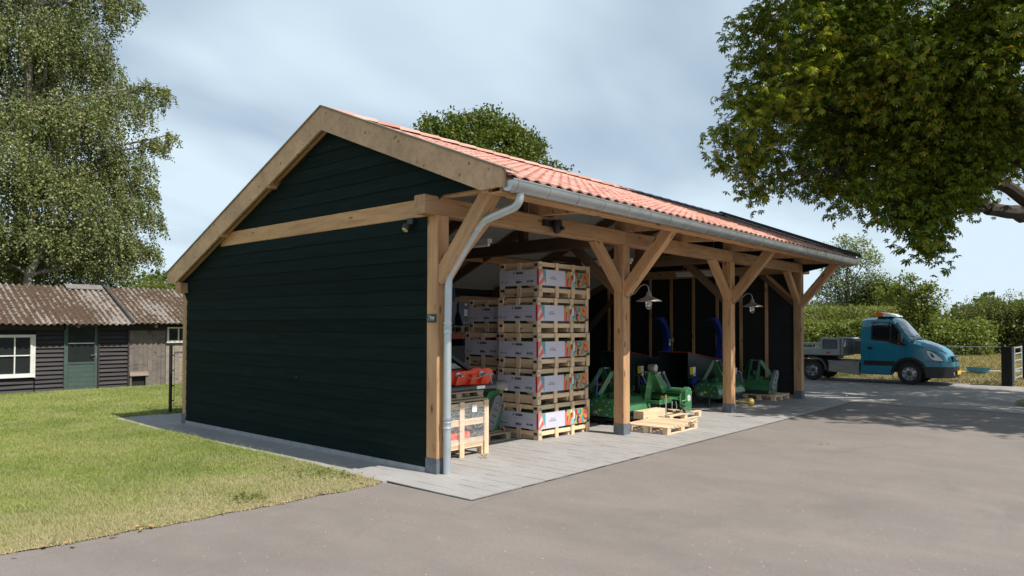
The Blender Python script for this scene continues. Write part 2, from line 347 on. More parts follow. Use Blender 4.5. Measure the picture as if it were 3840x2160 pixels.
# far paved road: small blocks
m, n, b = newmat('paved_road_blocks'); ROAD = m
v = poscoord(n); br = N(n, 'ShaderNodeTexBrick'); n.links.new(v, br.inputs[0]); br.inputs['Scale'].default_value = 1
br.inputs['Brick Width'].default_value = .21; br.inputs['Row Height'].default_value = .105; br.inputs['Mortar Size'].default_value = .005
br.inputs[1].default_value = (.33,.31,.285,1); br.inputs[2].default_value = (.25,.235,.22,1); br.inputs[3].default_value = (.15,.14,.13,1)
c = mixc(n, .6, br.outputs[0], ramp(n, noise(n, v, .9, 5), [(.35, (.78,.77,.75)), (.65, (1.12,1.1,1.08))]), 'MULTIPLY')
n.links.new(c, b.inputs['Base Color']); b.inputs['Roughness'].default_value = .88; bumpn(n, b, br.outputs['Fac'], -.5, .004)
def grassground(name, a, bb, dry, edge=True, blade=False):
    m, n, b = newmat(name); v = poscoord(n)
    big = noise(n, v, .55, 4, .6); c = ramp(n, big, [(.38, a), (.6, bb)])
    if blade:
        g = n.nodes.new('ShaderNodeNewGeometry'); c = mixc(n, .8, c, ramp(n, g.outputs['Random Per Island'], [(0, (.62,.66,.55)), (.6, (1.05,1.05,1.0)), (1, (1.5,1.35,1.1))]), 'MULTIPLY')
    else: c = mixc(n, .7, c, ramp(n, noise(n, v, 45, 4, .8), [(.3, (.6,.6,.55)), (.7, (1.35,1.3,1.2))]), 'MULTIPLY')
    s_ = n.nodes.new('ShaderNodeSeparateXYZ'); n.links.new(v, s_.inputs[0])
    if edge:
        mr = n.nodes.new('ShaderNodeMapRange'); mr.inputs[1].default_value = 2.2; mr.inputs[2].default_value = .15; mr.inputs[3].default_value = 0; mr.inputs[4].default_value = .72
        n.links.new(s_.outputs[1], mr.inputs[0])
        ad = N(n, 'ShaderNodeMath', operation='MULTIPLY_ADD'); n.links.new(noise(n, v, 1.3, 5, .65), ad.inputs[0]); ad.inputs[1].default_value = 1.5; ad.inputs[2].default_value = -.62
        a2 = N(n, 'ShaderNodeMath', operation='ADD', use_clamp=True); n.links.new(mr.outputs[0], a2.inputs[0]); n.links.new(ad.outputs[0], a2.inputs[1])
        c = mixc(n, a2.outputs[0], c, dry)
    else:
        c = mixc(n, ramp(n, noise(n, v, .3, 4), [(.35, (0,0,0)), (.65, (1,1,1))]), c, dry)
    n.links.new(c, b.inputs['Base Color']); b.inputs['Roughness'].default_value = .8; b.inputs['Specular IOR Level'].default_value = .15
    if not blade: bumpn(n, b, noise(n, v, 60, 4, .8), .8, .02)
    return m
LAWNG = grassground('lawn_soil', (.13,.165,.045), (.19,.21,.07), (.36,.30,.165))
BLADE = grassground('lawn_blades', (.20,.265,.065), (.30,.345,.105), (.46,.40,.23), blade=True)
DRYG = grassground('dry_field', (.22,.20,.07), (.30,.255,.105), (.33,.27,.12), edge=False)
DRYB = grassground('dry_field_blades', (.25,.235,.08), (.34,.30,.12), (.38,.31,.14), edge=False, blade=True)
TERR = grassground('meadow_soil', (.13,.15,.045), (.19,.19,.06), (.24,.21,.09), edge=False)
BARK = plain('dark_bark', (.055,.045,.036), .9, 0, .4, 7, .8)
BIRCHB = plain('birch_bark', (.20,.18,.15), .85, 0, .5, 5, .5)
L_CHEST = leafmat('chestnut_leaf', [(0, (.05,.098,.012)), (.45, (.115,.165,.017)), (.88, (.22,.25,.024)), (.98, (.33,.28,.03)), (1, (.26,.15,.035))], .36, .5, .2)
L_BIRCH = leafmat('birch_leaf', [(0, (.09,.12,.045)), (.5, (.185,.215,.085)), (.9, (.29,.30,.13)), (1, (.38,.365,.18))], .25, .6, .25)
L_OAK = leafmat('oak_leaf', [(0, (.06,.09,.015)), (.6, (.115,.15,.025)), (1, (.19,.20,.04))], .3)
L_HEDGE = leafmat('hedge_leaf', [(0, (.09,.125,.022)), (.6, (.18,.215,.045)), (1, (.32,.31,.10))], .34)
L_WILLOW = leafmat('shrub_leaf', [(0, (.075,.10,.028)), (.6, (.15,.165,.045)), (1, (.25,.235,.08))], .34)
L_FAR = leafmat('far_leaf', [(0, (.07,.10,.03)), (1, (.13,.16,.045))], .25)
L_POP = leafmat('poplar_leaf', [(0, (.15,.18,.09)), (.6, (.26,.29,.16)), (1, (.37,.39,.23))], .25)
L_CORN = leafmat('maize_leaf', [(0, (.12,.15,.03)), (.7, (.22,.24,.06)), (1, (.36,.30,.13))], .3)
L_DEAD = plain('dead_leaf', (.36,.22,.09), .8, 0, .4, 20, world_=True)

# lettering
_txt = {}
def lettering(body, size, origin, right, up, parent, m, name='lettering', bold=0.0):
    key = (body, size, m.name, bold)
    if key not in _txt:
        cu = bpy.data.curves.new('lettering', 'FONT'); cu.body = body; cu.size = size; cu.align_x = 'CENTER'; cu.align_y = 'CENTER'; cu.extrude = .0006; cu.offset = bold
        cu.resolution_u = 3; cu.space_line = .95
        to = bpy.data.objects.new('lettering', cu); COL.objects.link(to); bpy.context.view_layer.update()
        me = bpy.data.meshes.new_from_object(to.evaluated_get(bpy.context.evaluated_depsgraph_get())); me.materials.clear(); me.materials.append(m)
        bpy.data.objects.remove(to); _txt[key] = me
    o = bpy.data.objects.new(name, _txt[key]); link(o, parent)
    r_, u_ = Vector(right), Vector(up); MM = Matrix((r_, u_, r_.cross(u_))).transposed().to_4x4(); MM.translation = Vector(origin); o.matrix_local = MM
    return o

# ------------------------------------------------------------------ the ground
def sheet(name, poly, z, m, kind='structure', thick=0):
    o = MB().add([(x, y, z) for x, y in poly], [tuple(range(len(poly)))]).build(name, m, fix=False)
    if o.data.polygons[0].normal.z < 0: o.data.flip_normals()
    o['kind'] = kind; return o
def wob(x, a=.02): return a*math.sin(x*7.1) + a*.7*math.sin(x*17.3+1)
sheet('terrain', [(-700,-700),(700,-700),(700,700),(-700,700)], -.05, TERR)
ap = [(-60,-60),(11.96,-60),(11.96,-1.16),(-.6,-1.16),(-.62,.14)] + [(-.66-.2*i, .16+.0022*i*i*.25+wob(-.66-.2*i)) for i in range(30)] + [(-12,2.5),(-60,12)]
sheet('asphalt', ap, -.004, ASPH)
lawn_edge = [(-.66-.2*i, .14+.0022*i*i*.25+wob(-.66-.2*i)) for i in range(30)] + [(-12,2.45),(-60,11.9)]
sheet('lawn', [(-.66,8.22),(12.3,8.22),(12.3,60),(-60,60)] + lawn_edge[::-1], .006, LAWNG)
sheet('paved_road', [(12.0,-60),(20.15,-60),(20.05,-12),(20.0,-3.4),(20.3,1.7),(20.3,60),(12.34,60),(12.34,7.2),(12.0,7.2)], -.001, ROAD)
sheet('dry_field', [(20.02,-60),(700,-60),(700,400),(20.32,60),(20.32,1.7),(20.02,-3.4)], -.012, DRYG)
k = MB().box(19.93,20.03,-3.3,-12,-.05,.02); 
MB().prism([(20.30,1.7),(20.0,-3.4),(20.08,-3.4),(20.38,1.7)], 'Z', -.03, .015).build('road_kerb', plain('kerb_concrete', (.38,.37,.35), .85, var=.1))['kind'] = 'structure'
sheet('verge_grass', [(13.9,-4.05),(14.7,-4.1),(15.6,-4.6),(16.2,-6),(15.5,-8),(13.6,-8.2),(12.9,-6.5),(13.2,-4.8)], .006, TERR)
sheet('farm_track', [(20.2,-3.9),(30,-5.4),(30,-8),(20.2,-7)], -.006, ROAD)
# pavers round and inside the barn
sheet('paving_bed', [(-.6,-1.15),(11.96,-1.15),(11.96,8.15),(-.6,8.15)], .0095, SAND)
pav = bpy.data.objects.new('paving', None); link(pav); pav['kind'] = 'structure'
def paver_bm(w, l, h=.012, ch=.002):
    b = MB(); hw, hl = w/2, l/2
    b.add([(-hw,-hl,0),(hw,-hl,0),(hw,hl,0),(-hw,hl,0),(-hw+ch,-hl+ch,h),(hw-ch,-hl+ch,h),(hw-ch,hl-ch,h),(-hw+ch,hl-ch,h)],
          [(4,5,6,7),(0,1,5,4),(1,2,6,5),(2,3,7,6),(3,0,4,7)]); return b
cells = []
PW, PL = .2, .3
for i in range(63):
    x = -.6 + .1 + i*PW
    for j in range(-1, 32):
        y = -1.15 + PL/2 + j*PL + (PL/2 if i % 2 else 0)
        y0, y1 = max(-1.15, y-PL/2), min(8.15, y+PL/2)
        if y1-y0 < .05 or x+PW/2 > 11.97: continue
        if y0 > 6.9 and x > .2: continue
        cells.append((x, (y0+y1)/2, y1-y0))
camx, camy = Q['pos'][:2]
def seen(x, y): return not (x > .1 and y > .75*(x+.3)+1.2 and y > 1.6)
cells.sort(key=lambda c: math.hypot(c[0]-camx, c[1]-camy) + (0 if seen(c[0], c[1]) else 100))
rest = MB(); pm = {}
for k, (x, y, l) in enumerate(cells):
    w = PW-.002 - random.random()*.002; l2 = l-.003-random.random()*.005; dz = -.002+random.random()*.004
    if k < 300:
        key = (round(l2*2, 2))
        if key not in pm: o = paver_bm(w, l2).build('paver', PAVE, pav, fix=False); pm[key] = o.data
        else: o = link(bpy.data.objects.new('paver', pm[key]), pav)
        o.location = (x, y, dz); o.rotation_euler = (random.gauss(0,.002), random.gauss(0,.002), random.gauss(0,.003))
    else:
        q = paver_bm(w, l2); rest.add([(a+x, b_+y, c_+dz) for a, b_, c_ in q.v], q.f)
o = rest.build('paving_field', PAVE, pav, fix=False); o['kind'] = 'stuff'
kb = MB().box(-.665,-.605,.16,8.2,-.04,.016).box(-.665,.3,8.155,8.21,-.04,.016); kb.build('path_edging', plain('edging_concrete', (.33,.32,.30), .85, var=.12))['kind'] = 'structure'

# ------------------------------------------------------------------ the open barn
P = .187; WB = 6.66; LX = 12.187; PX = [0, 4.04, 8.04, 12.0]; ZB, ZT = 3.06, 3.283
YR, ZR = 2.19, 4.751; SF, SR = .398, .432
def zf(y): return ZR + (y-YR)*SF
def zr(y): return ZR - (y-YR)*SR
def zroof(y): return zf(y) if y < YR else zr(y)
barn = empty('open_barn', (0,0,0), 'open timber-framed barn with dark boarded gable and red tiled roof', 'barn')
for i, x in enumerate(PX):
    o = timber('post', (x+P/2,P/2,.19), (x+P/2,P/2,ZB), P, P, OAK, barn, up=(0,1,0), ch=.008)
    MB().beam((x+P/2,P/2,-.01),(x+P/2,P/2,.188),P+.014,P+.014,(0,1,0),.006).build('post_base', STONE, o).matrix_parent_inverse = o.matrix_basis.inverted()
    o = timber('rear_post', (x+P/2,WB-P/2,.19), (x+P/2,WB-P/2,2.32), P, P, OAK, barn, up=(0,1,0), ch=.008)
    MB().beam((x+P/2,WB-P/2,-.01),(x+P/2,WB-P/2,.188),P+.014,P+.014,(0,1,0),.006).build('post_base', STONE, o).matrix_parent_inverse = o.matrix_basis.inverted()
# plates along the front and back
for a, b_ in ((-.2, 4.10), (4.103, 8.10), (8.103, 12.60)):
    timber('front_plate', (a,P/2,(ZB+ZT)/2), (b_,P/2,(ZB+ZT)/2), P+.004, ZT-ZB, OAK, barn, ch=.012)
timber('rear_plate', (-.13,WB-.09,2.41), (12.45,WB-.09,2.41), .2, .18, OAK, barn)
# tie beams
for i, x in enumerate(PX):
    y1 = YR + (ZR-.33-ZT)/SR + .1 if i == 0 else YR + (ZR-.33-ZT)/SR
    timber('tie_beam', (x+P/2-(.004 if i == 0 else 0), P+.004, (ZB+ZT)/2), (x+P/2-(.004 if i == 0 else 0), y1+.35, (ZB+ZT)/2-.002), P, ZT-ZB-.004, OAK if i in (0,3) else OAK_SHADE, barn, ch=.006)
# braces
BW = .14
def brace(p0, p1, w=.12, h=.15, m_=None): timber('brace', p0, p1, w, h, m_ or OAK, barn, ch=.006)
for i, x in enumerate(PX):
    c = x+P/2
    brace((c-.001,.03,2.30), (c-.001,-.80,3.27), .155, .18)                 # bracket out to the eaves
    if i < 1: brace((x+P-.05,P/2,2.34), (x+P+.70,P/2,ZB+.04), .13, .15)
    if i > 0: brace((x+.05,P/2,2.34), (x-.70,P/2,ZB+.04), .13, .15)
    if i in (1, 2, 3): brace((c,P-.02,2.30), (c,P+.85,ZB+.03), .12, .14, OAK_SHADE)
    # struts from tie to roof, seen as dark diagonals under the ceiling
    if i in (1, 2): brace((c,3.4,ZT-.02), (c,4.6,3.42), .1, .14, OAK_SHADE); timber('king_post', (c,YR,ZT), (c,YR,4.35), .14, .14, OAK_SHADE, barn, up=(0,1,0))
    brace((c,WB-P+.02,1.5), (c,4.9,ZB+.02), .12, .15, OAK_SHADE)
# principal rafters every two metres; tails carry the eaves purlin
TH = .36
for k in range(7):
    x = [.1, 1.95, 4.13, 6.05, 8.13, 10.1, 12.1][k]
    timber('rafter', (x,-.98,zf(-.98)-.245), (x,YR,zf(YR)-.245), .09, .17, OAK_SHADE, barn)
    timber('rafter', (x,YR,zr(YR)-.25), (x,WB+.1,zr(WB+.1)-.25), .09, .17, OAK_SHADE, barn)
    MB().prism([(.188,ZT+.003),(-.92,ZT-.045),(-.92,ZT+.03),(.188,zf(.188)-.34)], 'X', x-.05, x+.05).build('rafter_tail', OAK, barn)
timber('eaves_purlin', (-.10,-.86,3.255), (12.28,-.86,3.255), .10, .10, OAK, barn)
for y, dz in ((.25,0),(1.2,0)): timber('purlin', (.2,y,zf(y)-.20), (12.28,y,zf(y)-.20), .09, .17, OAK_SHADE, barn)
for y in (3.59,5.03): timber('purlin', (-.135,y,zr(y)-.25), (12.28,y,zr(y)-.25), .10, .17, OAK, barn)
timber('ridge_purlin', (.03,YR+.02,ZR-.40), (12.28,YR+.02,ZR-.40), .12, .17, OAK, barn)
# ceiling panels (white insulation boards) under the tiles
for k in range(11):
    x0, x1 = -.1+k*1.13, -.1+k*1.13+1.126
    MB().prism([(-1.06,zf(-1.06)-.115),(YR-.001,ZR-.115),(YR-.001,ZR-.075),(-1.06,zf(-1.06)-.075)], 'X', x0, x1).build('ceiling_panel', CEIL, barn)
    MB().prism([(YR+.001,ZR-.115),(WB+.28,zr(WB+.28)-.115),(WB+.28,zr(WB+.28)-.075),(YR+.001,ZR-.075)], 'X', x0, x1).build('ceiling_panel', CEIL, barn)
# fascia, soffit strip, gutter
timber('fascia_board', (-.10,-1.092,3.28), (12.30,-1.092,3.28), .026, .20, OAK, barn, ch=.002)
timber('soffit_board', (-.10,-1.00,3.188), (12.30,-1.00,3.188), .16, .02, OAK, barn, ch=.002)
def gutter():
    g = MB(); prof = []; cy, cz, ry, rz_ = -1.200, 3.292, .085, .112
    for k in range(13):
        t = math.pi + math.pi*k/12; prof.append((cy+ry*math.cos(t), cz+rz_*math.sin(t)))
    lip = [(cy-ry+.014, cz+.002), (cy-ry+.014, cz+.014), (cy-ry-.004, cz+.016), (cy-ry-.007, cz+.002)]
    prof = lip + prof + [(cy+ry, cz+.02)]
    xs = [-.115+ i*(12.34/60) for i in range(61)]
    vs = [(x, y, z) for x in xs for y, z in prof]; n = len(prof)
    fs = [(i*n+k, i*n+k+1, (i+1)*n+k+1, (i+1)*n+k) for i in range(60) for k in range(n-1)]
    inner = [(x, cy+(y-cy)*.97, cz+(z-cz)*.97) for x in xs for y, z in prof]
    g.add(vs, fs); g.add(inner, [f[::-1] for f in fs])
    for x in (-.115, 12.225): g.add([(x, y, z) for y, z in prof[4:-1]], [tuple(range(13))])
    return g.build('gutter', ZINC, barn, smooth=True, fix=False)
gut = gutter()
x = -.02
while x < 12.2:
    b_ = MB(); pts = [(x, -1.2+.0885*math.cos(t), 3.292+.1155*math.sin(t)) for t in (math.pi+math.pi*k/10 for k in range(11))]
    b_.tube(pts, .006, 6); b_.build('gutter_bracket', ZINC, barn, smooth=True); x += .548
# barge boards
def barge(x0, x1, m_):
    f_ = [(YR,ZR),(YR,4.432),(-.83,3.23),(-1.162,3.23),(-1.162,zf(-1.162))]
    r_ = [(YR+.003,ZR),(6.978,zr(6.978)),(6.978,2.50),(6.66,2.50),(YR+.003,4.432)]
    for nm, p in (('barge_board', f_), ('barge_board', r_)): MB().prism(p, 'X', x0, x1).build(nm, m_, barn)
barge(-.15,-.115, OAKP)
barge(12.30,12.335, BLACKM)
for y0, y1, fn in ((-1.30,YR,zf),(YR,7.03,zr)):
    MB().prism([(y0,fn(y0)+.003),(y1,fn(y1)+.003),(y1,fn(y1)+.023),(y0,fn(y0)+.023)], 'X', -.168, -.04).build('verge_capping', wood('capping_%d' % (y0 > 0), (.30,.25,.18), (.18,.15,.11), 12, grey=.4), barn)
    MB().prism([(y0,fn(y0)+.003),(y1,fn(y1)+.003),(y1,fn(y1)+.085),(y0,fn(y0)+.085)], 'X', 12.27, 12.35).build('verge_capping', BLACKM, barn)
timber('barge_end_strip', (-.132,-1.172,3.232), (-.132,-1.172,3.405), .035, .018, OAKP, barn, up=(0,1,0), ch=.002)
# inner barge rafter, set on the cladding
timber('verge_rafter', (-.045,YR+.02,ZR-.235), (-.045,6.70,zr(6.70)-.235), .05, .16, OAK, barn, up=(0,0,1))
timber('verge_rafter', (-.045,-.95,zf(-.95)-.235), (-.045,YR,ZR-.235), .05, .16, OAK, barn, up=(0,0,1))
MB().prism([(YR,ZR-.115),(6.9,zr(6.9)-.115),(6.9,zr(6.9)-.09),(YR,ZR-.09)], 'X', -.114, -.11).build('soffit_lining', CEIL, barn)

# cladding: lapped boards, each one a board
EXP = .176
def clad_board(y0, y1, z0, z1, x, parent, m_, name='cladding_board', nx=-1, t=.014, tk=.009):
    # feather edge; polygon may be cut by slopes: y0,y1 are functions of z or numbers
    def yy(f, z): return f(z) if callable(f) else f
    a0, a1, b0, b1 = yy(y0, z0), yy(y0, z1), yy(y1, z0), yy(y1, z1)
    if b0-a0 < .03: return None
    b1 = max(b1, a1+.01)
    xo0, xo1 = x+nx*t, x+nx*tk*.3; xi = x+nx*(-.004)
    j = [random.gauss(0,.0014) for _ in range(3)]
    return MB().add([(xi,a0,z0),(xo0+j[0],a0,z0+j[1]),(xo1,a1,z1),(xi,a1,z1),(xi,b0,z0),(xo0+j[2],b0,z0-j[1]),(xo1,b1,z1),(xi,b1,z1)],
        [(0,1,2,3),(4,7,6,5),(1,5,6,2),(0,4,5,1),(3,2,6,7),(0,3,7,4)]).build(name, m_, parent)
U = .335
def ymax(z): return min(WB-.01, YR+(ZR-U-z)/SR)
def ymin(z): return max(P+.002, YR-(ZR-U-z)/SF)
for k in range(17):
    z0 = .075+k*EXP; z1 = min(z0+EXP+.012, ZB-.002)
    clad_board(P+.001, lambda z: min(WB-P*.9 if z < 2.3 else 9, ymax(z)), z0, z1, 0.004, barn, CLAD)
for k in range(8):
    z0 = ZT+.003+k*EXP; z1 = z0+EXP+.012
    clad_board(lambda z: (YR-(ZR-U-z)/SF), ymax, z0, min(z1, ZR-U+.02), 0.004, barn, CLAD)
for x0 in (.02,): # inner lining of the near gable
    MB().prism([(P,.06),(WB-.02,.06),(WB-.02,2.45),(YR,ZR-.36),(-.2,zf(-.2)-.36),(P,ZB)], 'X', .012, .03).build('inner_lining', INNER, barn)
PLIN = plain('plinth_concrete', (.30,.31,.32), .85, var=.12)
for k in range(13):
    MB().box(-.012,.09,P+.01+k*.484,P+.01+(k+1)*.484-.006,-.01,.072).build('plinth_block', PLIN, barn)
# far gable (x = 12): lined inside with dark boards behind pale studs
for k in range(24):
    z0 = .05+k*EXP; z1 = z0+EXP+.01
    if z0 > ZR-U: break
    clad_board(lambda z: (P if z < ZB else YR-(ZR-U-z)/SF), ymax, z0, z1, 12.13, barn, CLAD, nx=1)
MB().prism([(P,.05),(WB-.02,.05),(WB-.02,2.4),(YR,ZR-.36),(-.2,zf(-.2)-.36),(P,ZB)], 'X', 12.10, 12.125).build('inner_lining', INNER, barn)
for y in (.88,1.55,2.20,2.885,3.55,4.21,4.9,5.6): timber('stud', (12.065,y,.03), (12.065,y,min(ZB, zr(y)-.4 if y > 5 else ZB)), .05, .07, OAK, barn, up=(0,1,0), ch=.002)
timber('stud_rail', (12.06,P,.05), (12.06,WB-P,.05), .05, .07, OAK, barn, ch=.002)
brace((12.06,P+.05,2.45), (12.06,.85,ZB-.02), .06, .08)
# rear wall
for k in range(13):
    z0 = .05+k*EXP; z1 = min(2.32, z0+EXP+.01)
    MB().box(.1,12.1,WB-.012,WB+.008,z0,z1-.006).build('rear_cladding_board', CLAD, barn)
MB().box(-.05,12.3,WB-.02,WB+.0,2.505,2.70).build('eaves_board', INNER, barn)
# roof tiles: overlapping pantiles, the nearest 300 as single tiles
TW, TLn = .20, .36
n_cols = 62; n_rows = 11
import math as _m
sl = math.hypot(1, SF); slope_len = (YR+1.19)*sl/1.0
gauge = ((YR-.06)-(-1.20))*sl/n_rows
def tile_geo():
    ns = 8; prof = []
    for k in range(ns+1):
        u = k/ns; z = .015*math.cos(2*math.pi*(u-.28))
        prof.append((u*(TW+.014)-.007, z))
    b = MB(); L = gauge+.03
    r0 = [(x, 0, z+.013) for x, z in prof]; r1 = [(x, L, z-.006) for x, z in prof]; r2 = [(x, .0, z-.004) for x, z in prof]
    n = ns+1; vs = r0+r1+r2
    fs = [(i, i+1, n+i+1, n+i) for i in range(ns)] + [(2*n+i, 2*n+i+1, i+1, i) for i in range(ns)] + [(0, n, 2*n)]
    b.add(vs, fs); return b
tg = tile_geo(); tmp = tg.build('roof_tile', TILE, None, smooth=True, fix=False); tile_mesh = tmp.data; COL.objects.unlink(tmp)
ang = math.atan(SF); rotm = Matrix.Rotation(ang, 4, 'X')
tiles = []
for c_ in range(n_cols):
    for r in range(n_rows):
        x = -.075 + c_*TW; y = -1.205 + r*gauge/sl
        tiles.append((math.dist((x, y, zf(y)), Q['pos']), x, y))
tiles.sort(); tv = np.array(tg.v); tf = np.array([f for f in tg.f if len(f) == 4]); rv = []; rf = []; cnt = 0
Rm = np.array(rotm.to_3x3())
for k, (d, x, y) in enumerate(tiles):
    dz = random.gauss(0,.0015)
    if k < 300:
        o = link(bpy.data.objects.new('roof_tile', tile_mesh), barn); o.location = (x, y, zf(y)-.047+dz); o.rotation_euler = (ang+random.gauss(0,.004), random.gauss(0,.004), random.gauss(0,.003))
    else:
        rv.append(tv@Rm.T + np.array([x, y, zf(y)-.047+dz])); rf.append(tf+cnt); cnt += len(tv)
o = fast('roof_tiles_far', np.concatenate(rv), np.concatenate(rf), TILE, barn); o['kind'] = 'stuff'
o.data.shade_smooth()
angr = -math.atan(SR); Rr = np.array((Matrix.Rotation(math.pi, 4, 'Z')@Matrix.Rotation(math.atan(SR), 4, 'X')).to_3x3()); rv = []; rf = []; cnt = 0
for c_ in range(n_cols):
    for r in range(15):
        x = .125 + c_*TW; y = 7.0 - r*(7.0-YR)/15
        rv.append(tv@Rr.T + np.array([x, y, zr(y)-.047])); rf.append(tf+cnt); cnt += len(tv)
o = fast('rear_roof_tiles', np.concatenate(rv), np.concatenate(rf), TILE, barn); o['kind'] = 'stuff'; o.data.shade_smooth()
MB().prism([(-1.15,zf(-1.15)-.0745),(YR,ZR-.0745),(6.95,zr(6.95)-.0745),(6.95,zr(6.95)-.0725),(YR,ZR-.0725),(-1.15,zf(-1.15)-.0725)], 'X', -.11, 12.3).build('roof_underlay', BLACKM, barn)
# ridge tiles; the far ones take the colour with shade painted in
for k in range(30):
    x0 = -.12+k*.413; pr = [(YR+.115*math.cos(t), ZR-.060+.07*math.sin(t)) for t in (math.pi*j/6 for j in range(7))]
    b_ = MB(); xa, xb = x0, x0+.44
    vs = [(xa, y, z) for y, z in pr] + [(xb, YR+(y-YR)*1.1, z+.012) for y, z in pr] + [(xb, YR+(y-YR)*1.0, z-.006) for y, z in pr]
    fs = [(i, i+1, 7+i+1, 7+i) for i in range(6)] + [(7+i, 8+i, 15+i, 14+i) for i in range(6)]
    b_.add(vs, fs); b_.build('ridge_tile', TILE if k < 19 else RIDGE_SHADE, barn, smooth=True, fix=False)
# tube lights and cameras
for x in (1.9, 6.05, 10.1):
    t_ = empty('tube_light', (x+.5,2.0,3.02), 'white fluorescent batten light under the barn ceiling, %s' % {1.9:'over the printed crates', 6.05:'in the middle bay', 10.1:'in the farthest bay'}[x], 'light', 'batten lights under the barn ceiling')
    MB().box(-.05,.05,-.6,.6,.03,.09).build('light_housing', WHITE, t_); MB().tube([(0,-.58,.0),(0,.58,.0)], .028, 10).build('light_tube', WHITED, t_, smooth=True)
    MB().tube([(0,-.4,.09),(0,-.4,1.2)], .004, 5).tube([(0,.4,.09),(0,.4,1.1)], .004, 5).build('hanger', STEEL, t_)
cm = empty('security_camera', (2.16,-.002,3.15), 'black dome security camera on the front beam of the barn', 'camera')
MB().box(-.20,-.02,-.045,.0,-.01,.075).build('camera_mount', BLACKM, cm)
MB().lathe([(.02,.09),(.065,.085),(.07,0),(.066,-.04),(.045,-.09),(.02,-.105)], (.03,-.085,.0), 'Z', 16).build('camera_head', BLACKM, cm, smooth=True)
MB().lathe([(.028,0),(.03,.03),(.02,.045)], (.045,-.15,-.03), (0,-1,-.3), 12).build('camera_lens', GLASSD, cm, smooth=True)
lg = empty('gable_lamp', (-.02,.42,3.0), 'small dark floodlight with pale lens under the gable tie beam', 'lamp')
MB().box(-.05,0,-.05,.05,-.02,.055).build('lamp_mount', BLACKM, lg)
MB().lathe([(.02,0),(.05,.01),(.055,.05),(.045,.07)], (-.05,.03,-.03), (-.55,.1,-.8), 14).build('lamp_head', BLACKM, lg, smooth=True)
MB().lathe([(.0,0),(.042,.003),(.03,.014)], (-.091,.037,-.088), (-.55,.1,-.8), 14).build('lens', plain('pale_yellow_lens', (.45,.45,.16), .3), lg, smooth=True)
# builder's plate on the corner post
sg = empty('builder_plate', (-.004,.085,1.84), 'small dark green sign with white letters on the corner post', 'sign')
MB().box(-.008,0,-.074,.074,-.049,.049).build('plate', plain('sign_green', (.008,.03,.02), .35), sg)
lettering('VDB', .040, (-.0095,-.008,.004), (0,-1,0), (0,0,1), sg, WHITED, bold=.0006)
lettering('HOUTBOUW', .011, (-.0095,-.008,-.02), (0,-1,0), (0,0,1), sg, WHITED)
MB().beam((-.0095,.045,-.03),(-.0095,.045,.036),.003,.003).beam((-.0095,.045,.036),(-.0095,.012,.028),.003,.003).beam((-.0095,.012,.028),(-.0095,.012,.02),.003,.003).build('gable_emblem', WHITED, sg)
# downpipe
dp = empty('downpipe', (.095,-.075,0), 'zinc rainwater downpipe bending from the gutter to the corner post', 'pipe')
W_ = lambda p: (p[0]-.095, p[1]+.075, p[2])
def smoothpath(pts, r=.12, n=6):
    pts = [Vector(p) for p in pts]; out = [pts[0]]
    for a, b_, c in zip(pts, pts[1:], pts[2:]):
        d0, d1 = (a-b_).normalized(), (c-b_).normalized(); p0, p1 = b_+d0*r, b_+d1*r
        for k in range(n+1):
            t = k/n; out.append(p0*(1-t)**2+b_*2*t*(1-t)+p1*t*t)
    return out+[pts[-1]]
MB().tube([W_(p) for p in smoothpath([(.11,-1.19,3.22),(.11,-1.17,3.06),(.10,-.62,2.93),(.10,-.085,2.35),(.095,-.075,1.7),(.095,-.075,.0)], .09)], .046, 16).build('pipe', ZINCP, dp, smooth=True)
for (p, d) in (((.10,-.575,2.88),(0,.535,-.58)), ((.10,-.16,2.44),(0,.535,-.58)), ((.095,-.075,1.70),(0,0,-1)), ((.095,-.075,.58),(0,0,-1))):
    MB().lathe([(.047,-.04),(.053,-.036),(.053,-.028),(.049,-.022),(.049,.022),(.053,.028),(.053,.036),(.047,.04)], W_(p), d, 18).build('pipe_collar', ZINCP, dp, smooth=True)
for z in (1.72, .6): MB().lathe([(.05,-.012),(.054,-.012),(.054,.012),(.05,.012)], W_((.095,-.075,z+.06)), 'Z', 18).box(-.006,.006,.045,.08,z+.05,z+.07).build('pipe_clip', STEEL, dp)
# wall lamps
def wall_lamp(x, label):
    t_ = empty('wall_lamp', (x,0,2.26), label, 'lamp', 'swan-neck lamps on the barn posts')
    MB().lathe([(.058,0),(.058,.02),(.04,.03),(.015,.045)], (0,-.002,0), (0,-1,0), 18).build('wall_plate', BRONZE, t_, smooth=True)
    pts = [(0,-.03,0),(0,-.09,.0),(0,-.15,.025),(0,-.20,.085),(0,-.25,.135),(0,-.31,.155),(0,-.365,.14),(0,-.392,.09),(0,-.395,.0)]
    MB().tube(smoothpath(pts, .02, 3), .0095, 8).build('arm', BRONZE, t_, smooth=True)
    MB().lathe([(.018,.05),(.034,.03),(.045,-.02),(.075,-.045),(.20,-.105),(.203,-.112),(.196,-.112),(.07,-.055),(.0,-.05)], (0,-.395,-.005), 'Z', 26).build('lamp_shade', BRONZE, t_, smooth=True)
    MB().lathe([(.047,-.10),(.048,-.19),(.042,-.222),(.022,-.240),(.0,-.243)], (0,-.395,0), 'Z', 16, caps=False).build('glass_jar', GLASSC, t_, smooth=True)
    MB().lathe([(.014,-.10),(.02,-.13),(.03,-.16),(.022,-.19),(.0,-.20)], (0,-.395,0), 'Z', 12).build('bulb', WHITED, t_, smooth=True)
    return t_
wall_lamp(4.15, 'swan-neck wall lamp with metal shade on the post beside the crates')
wall_lamp(8.15, 'swan-neck wall lamp with metal shade on the farther of the two middle posts')

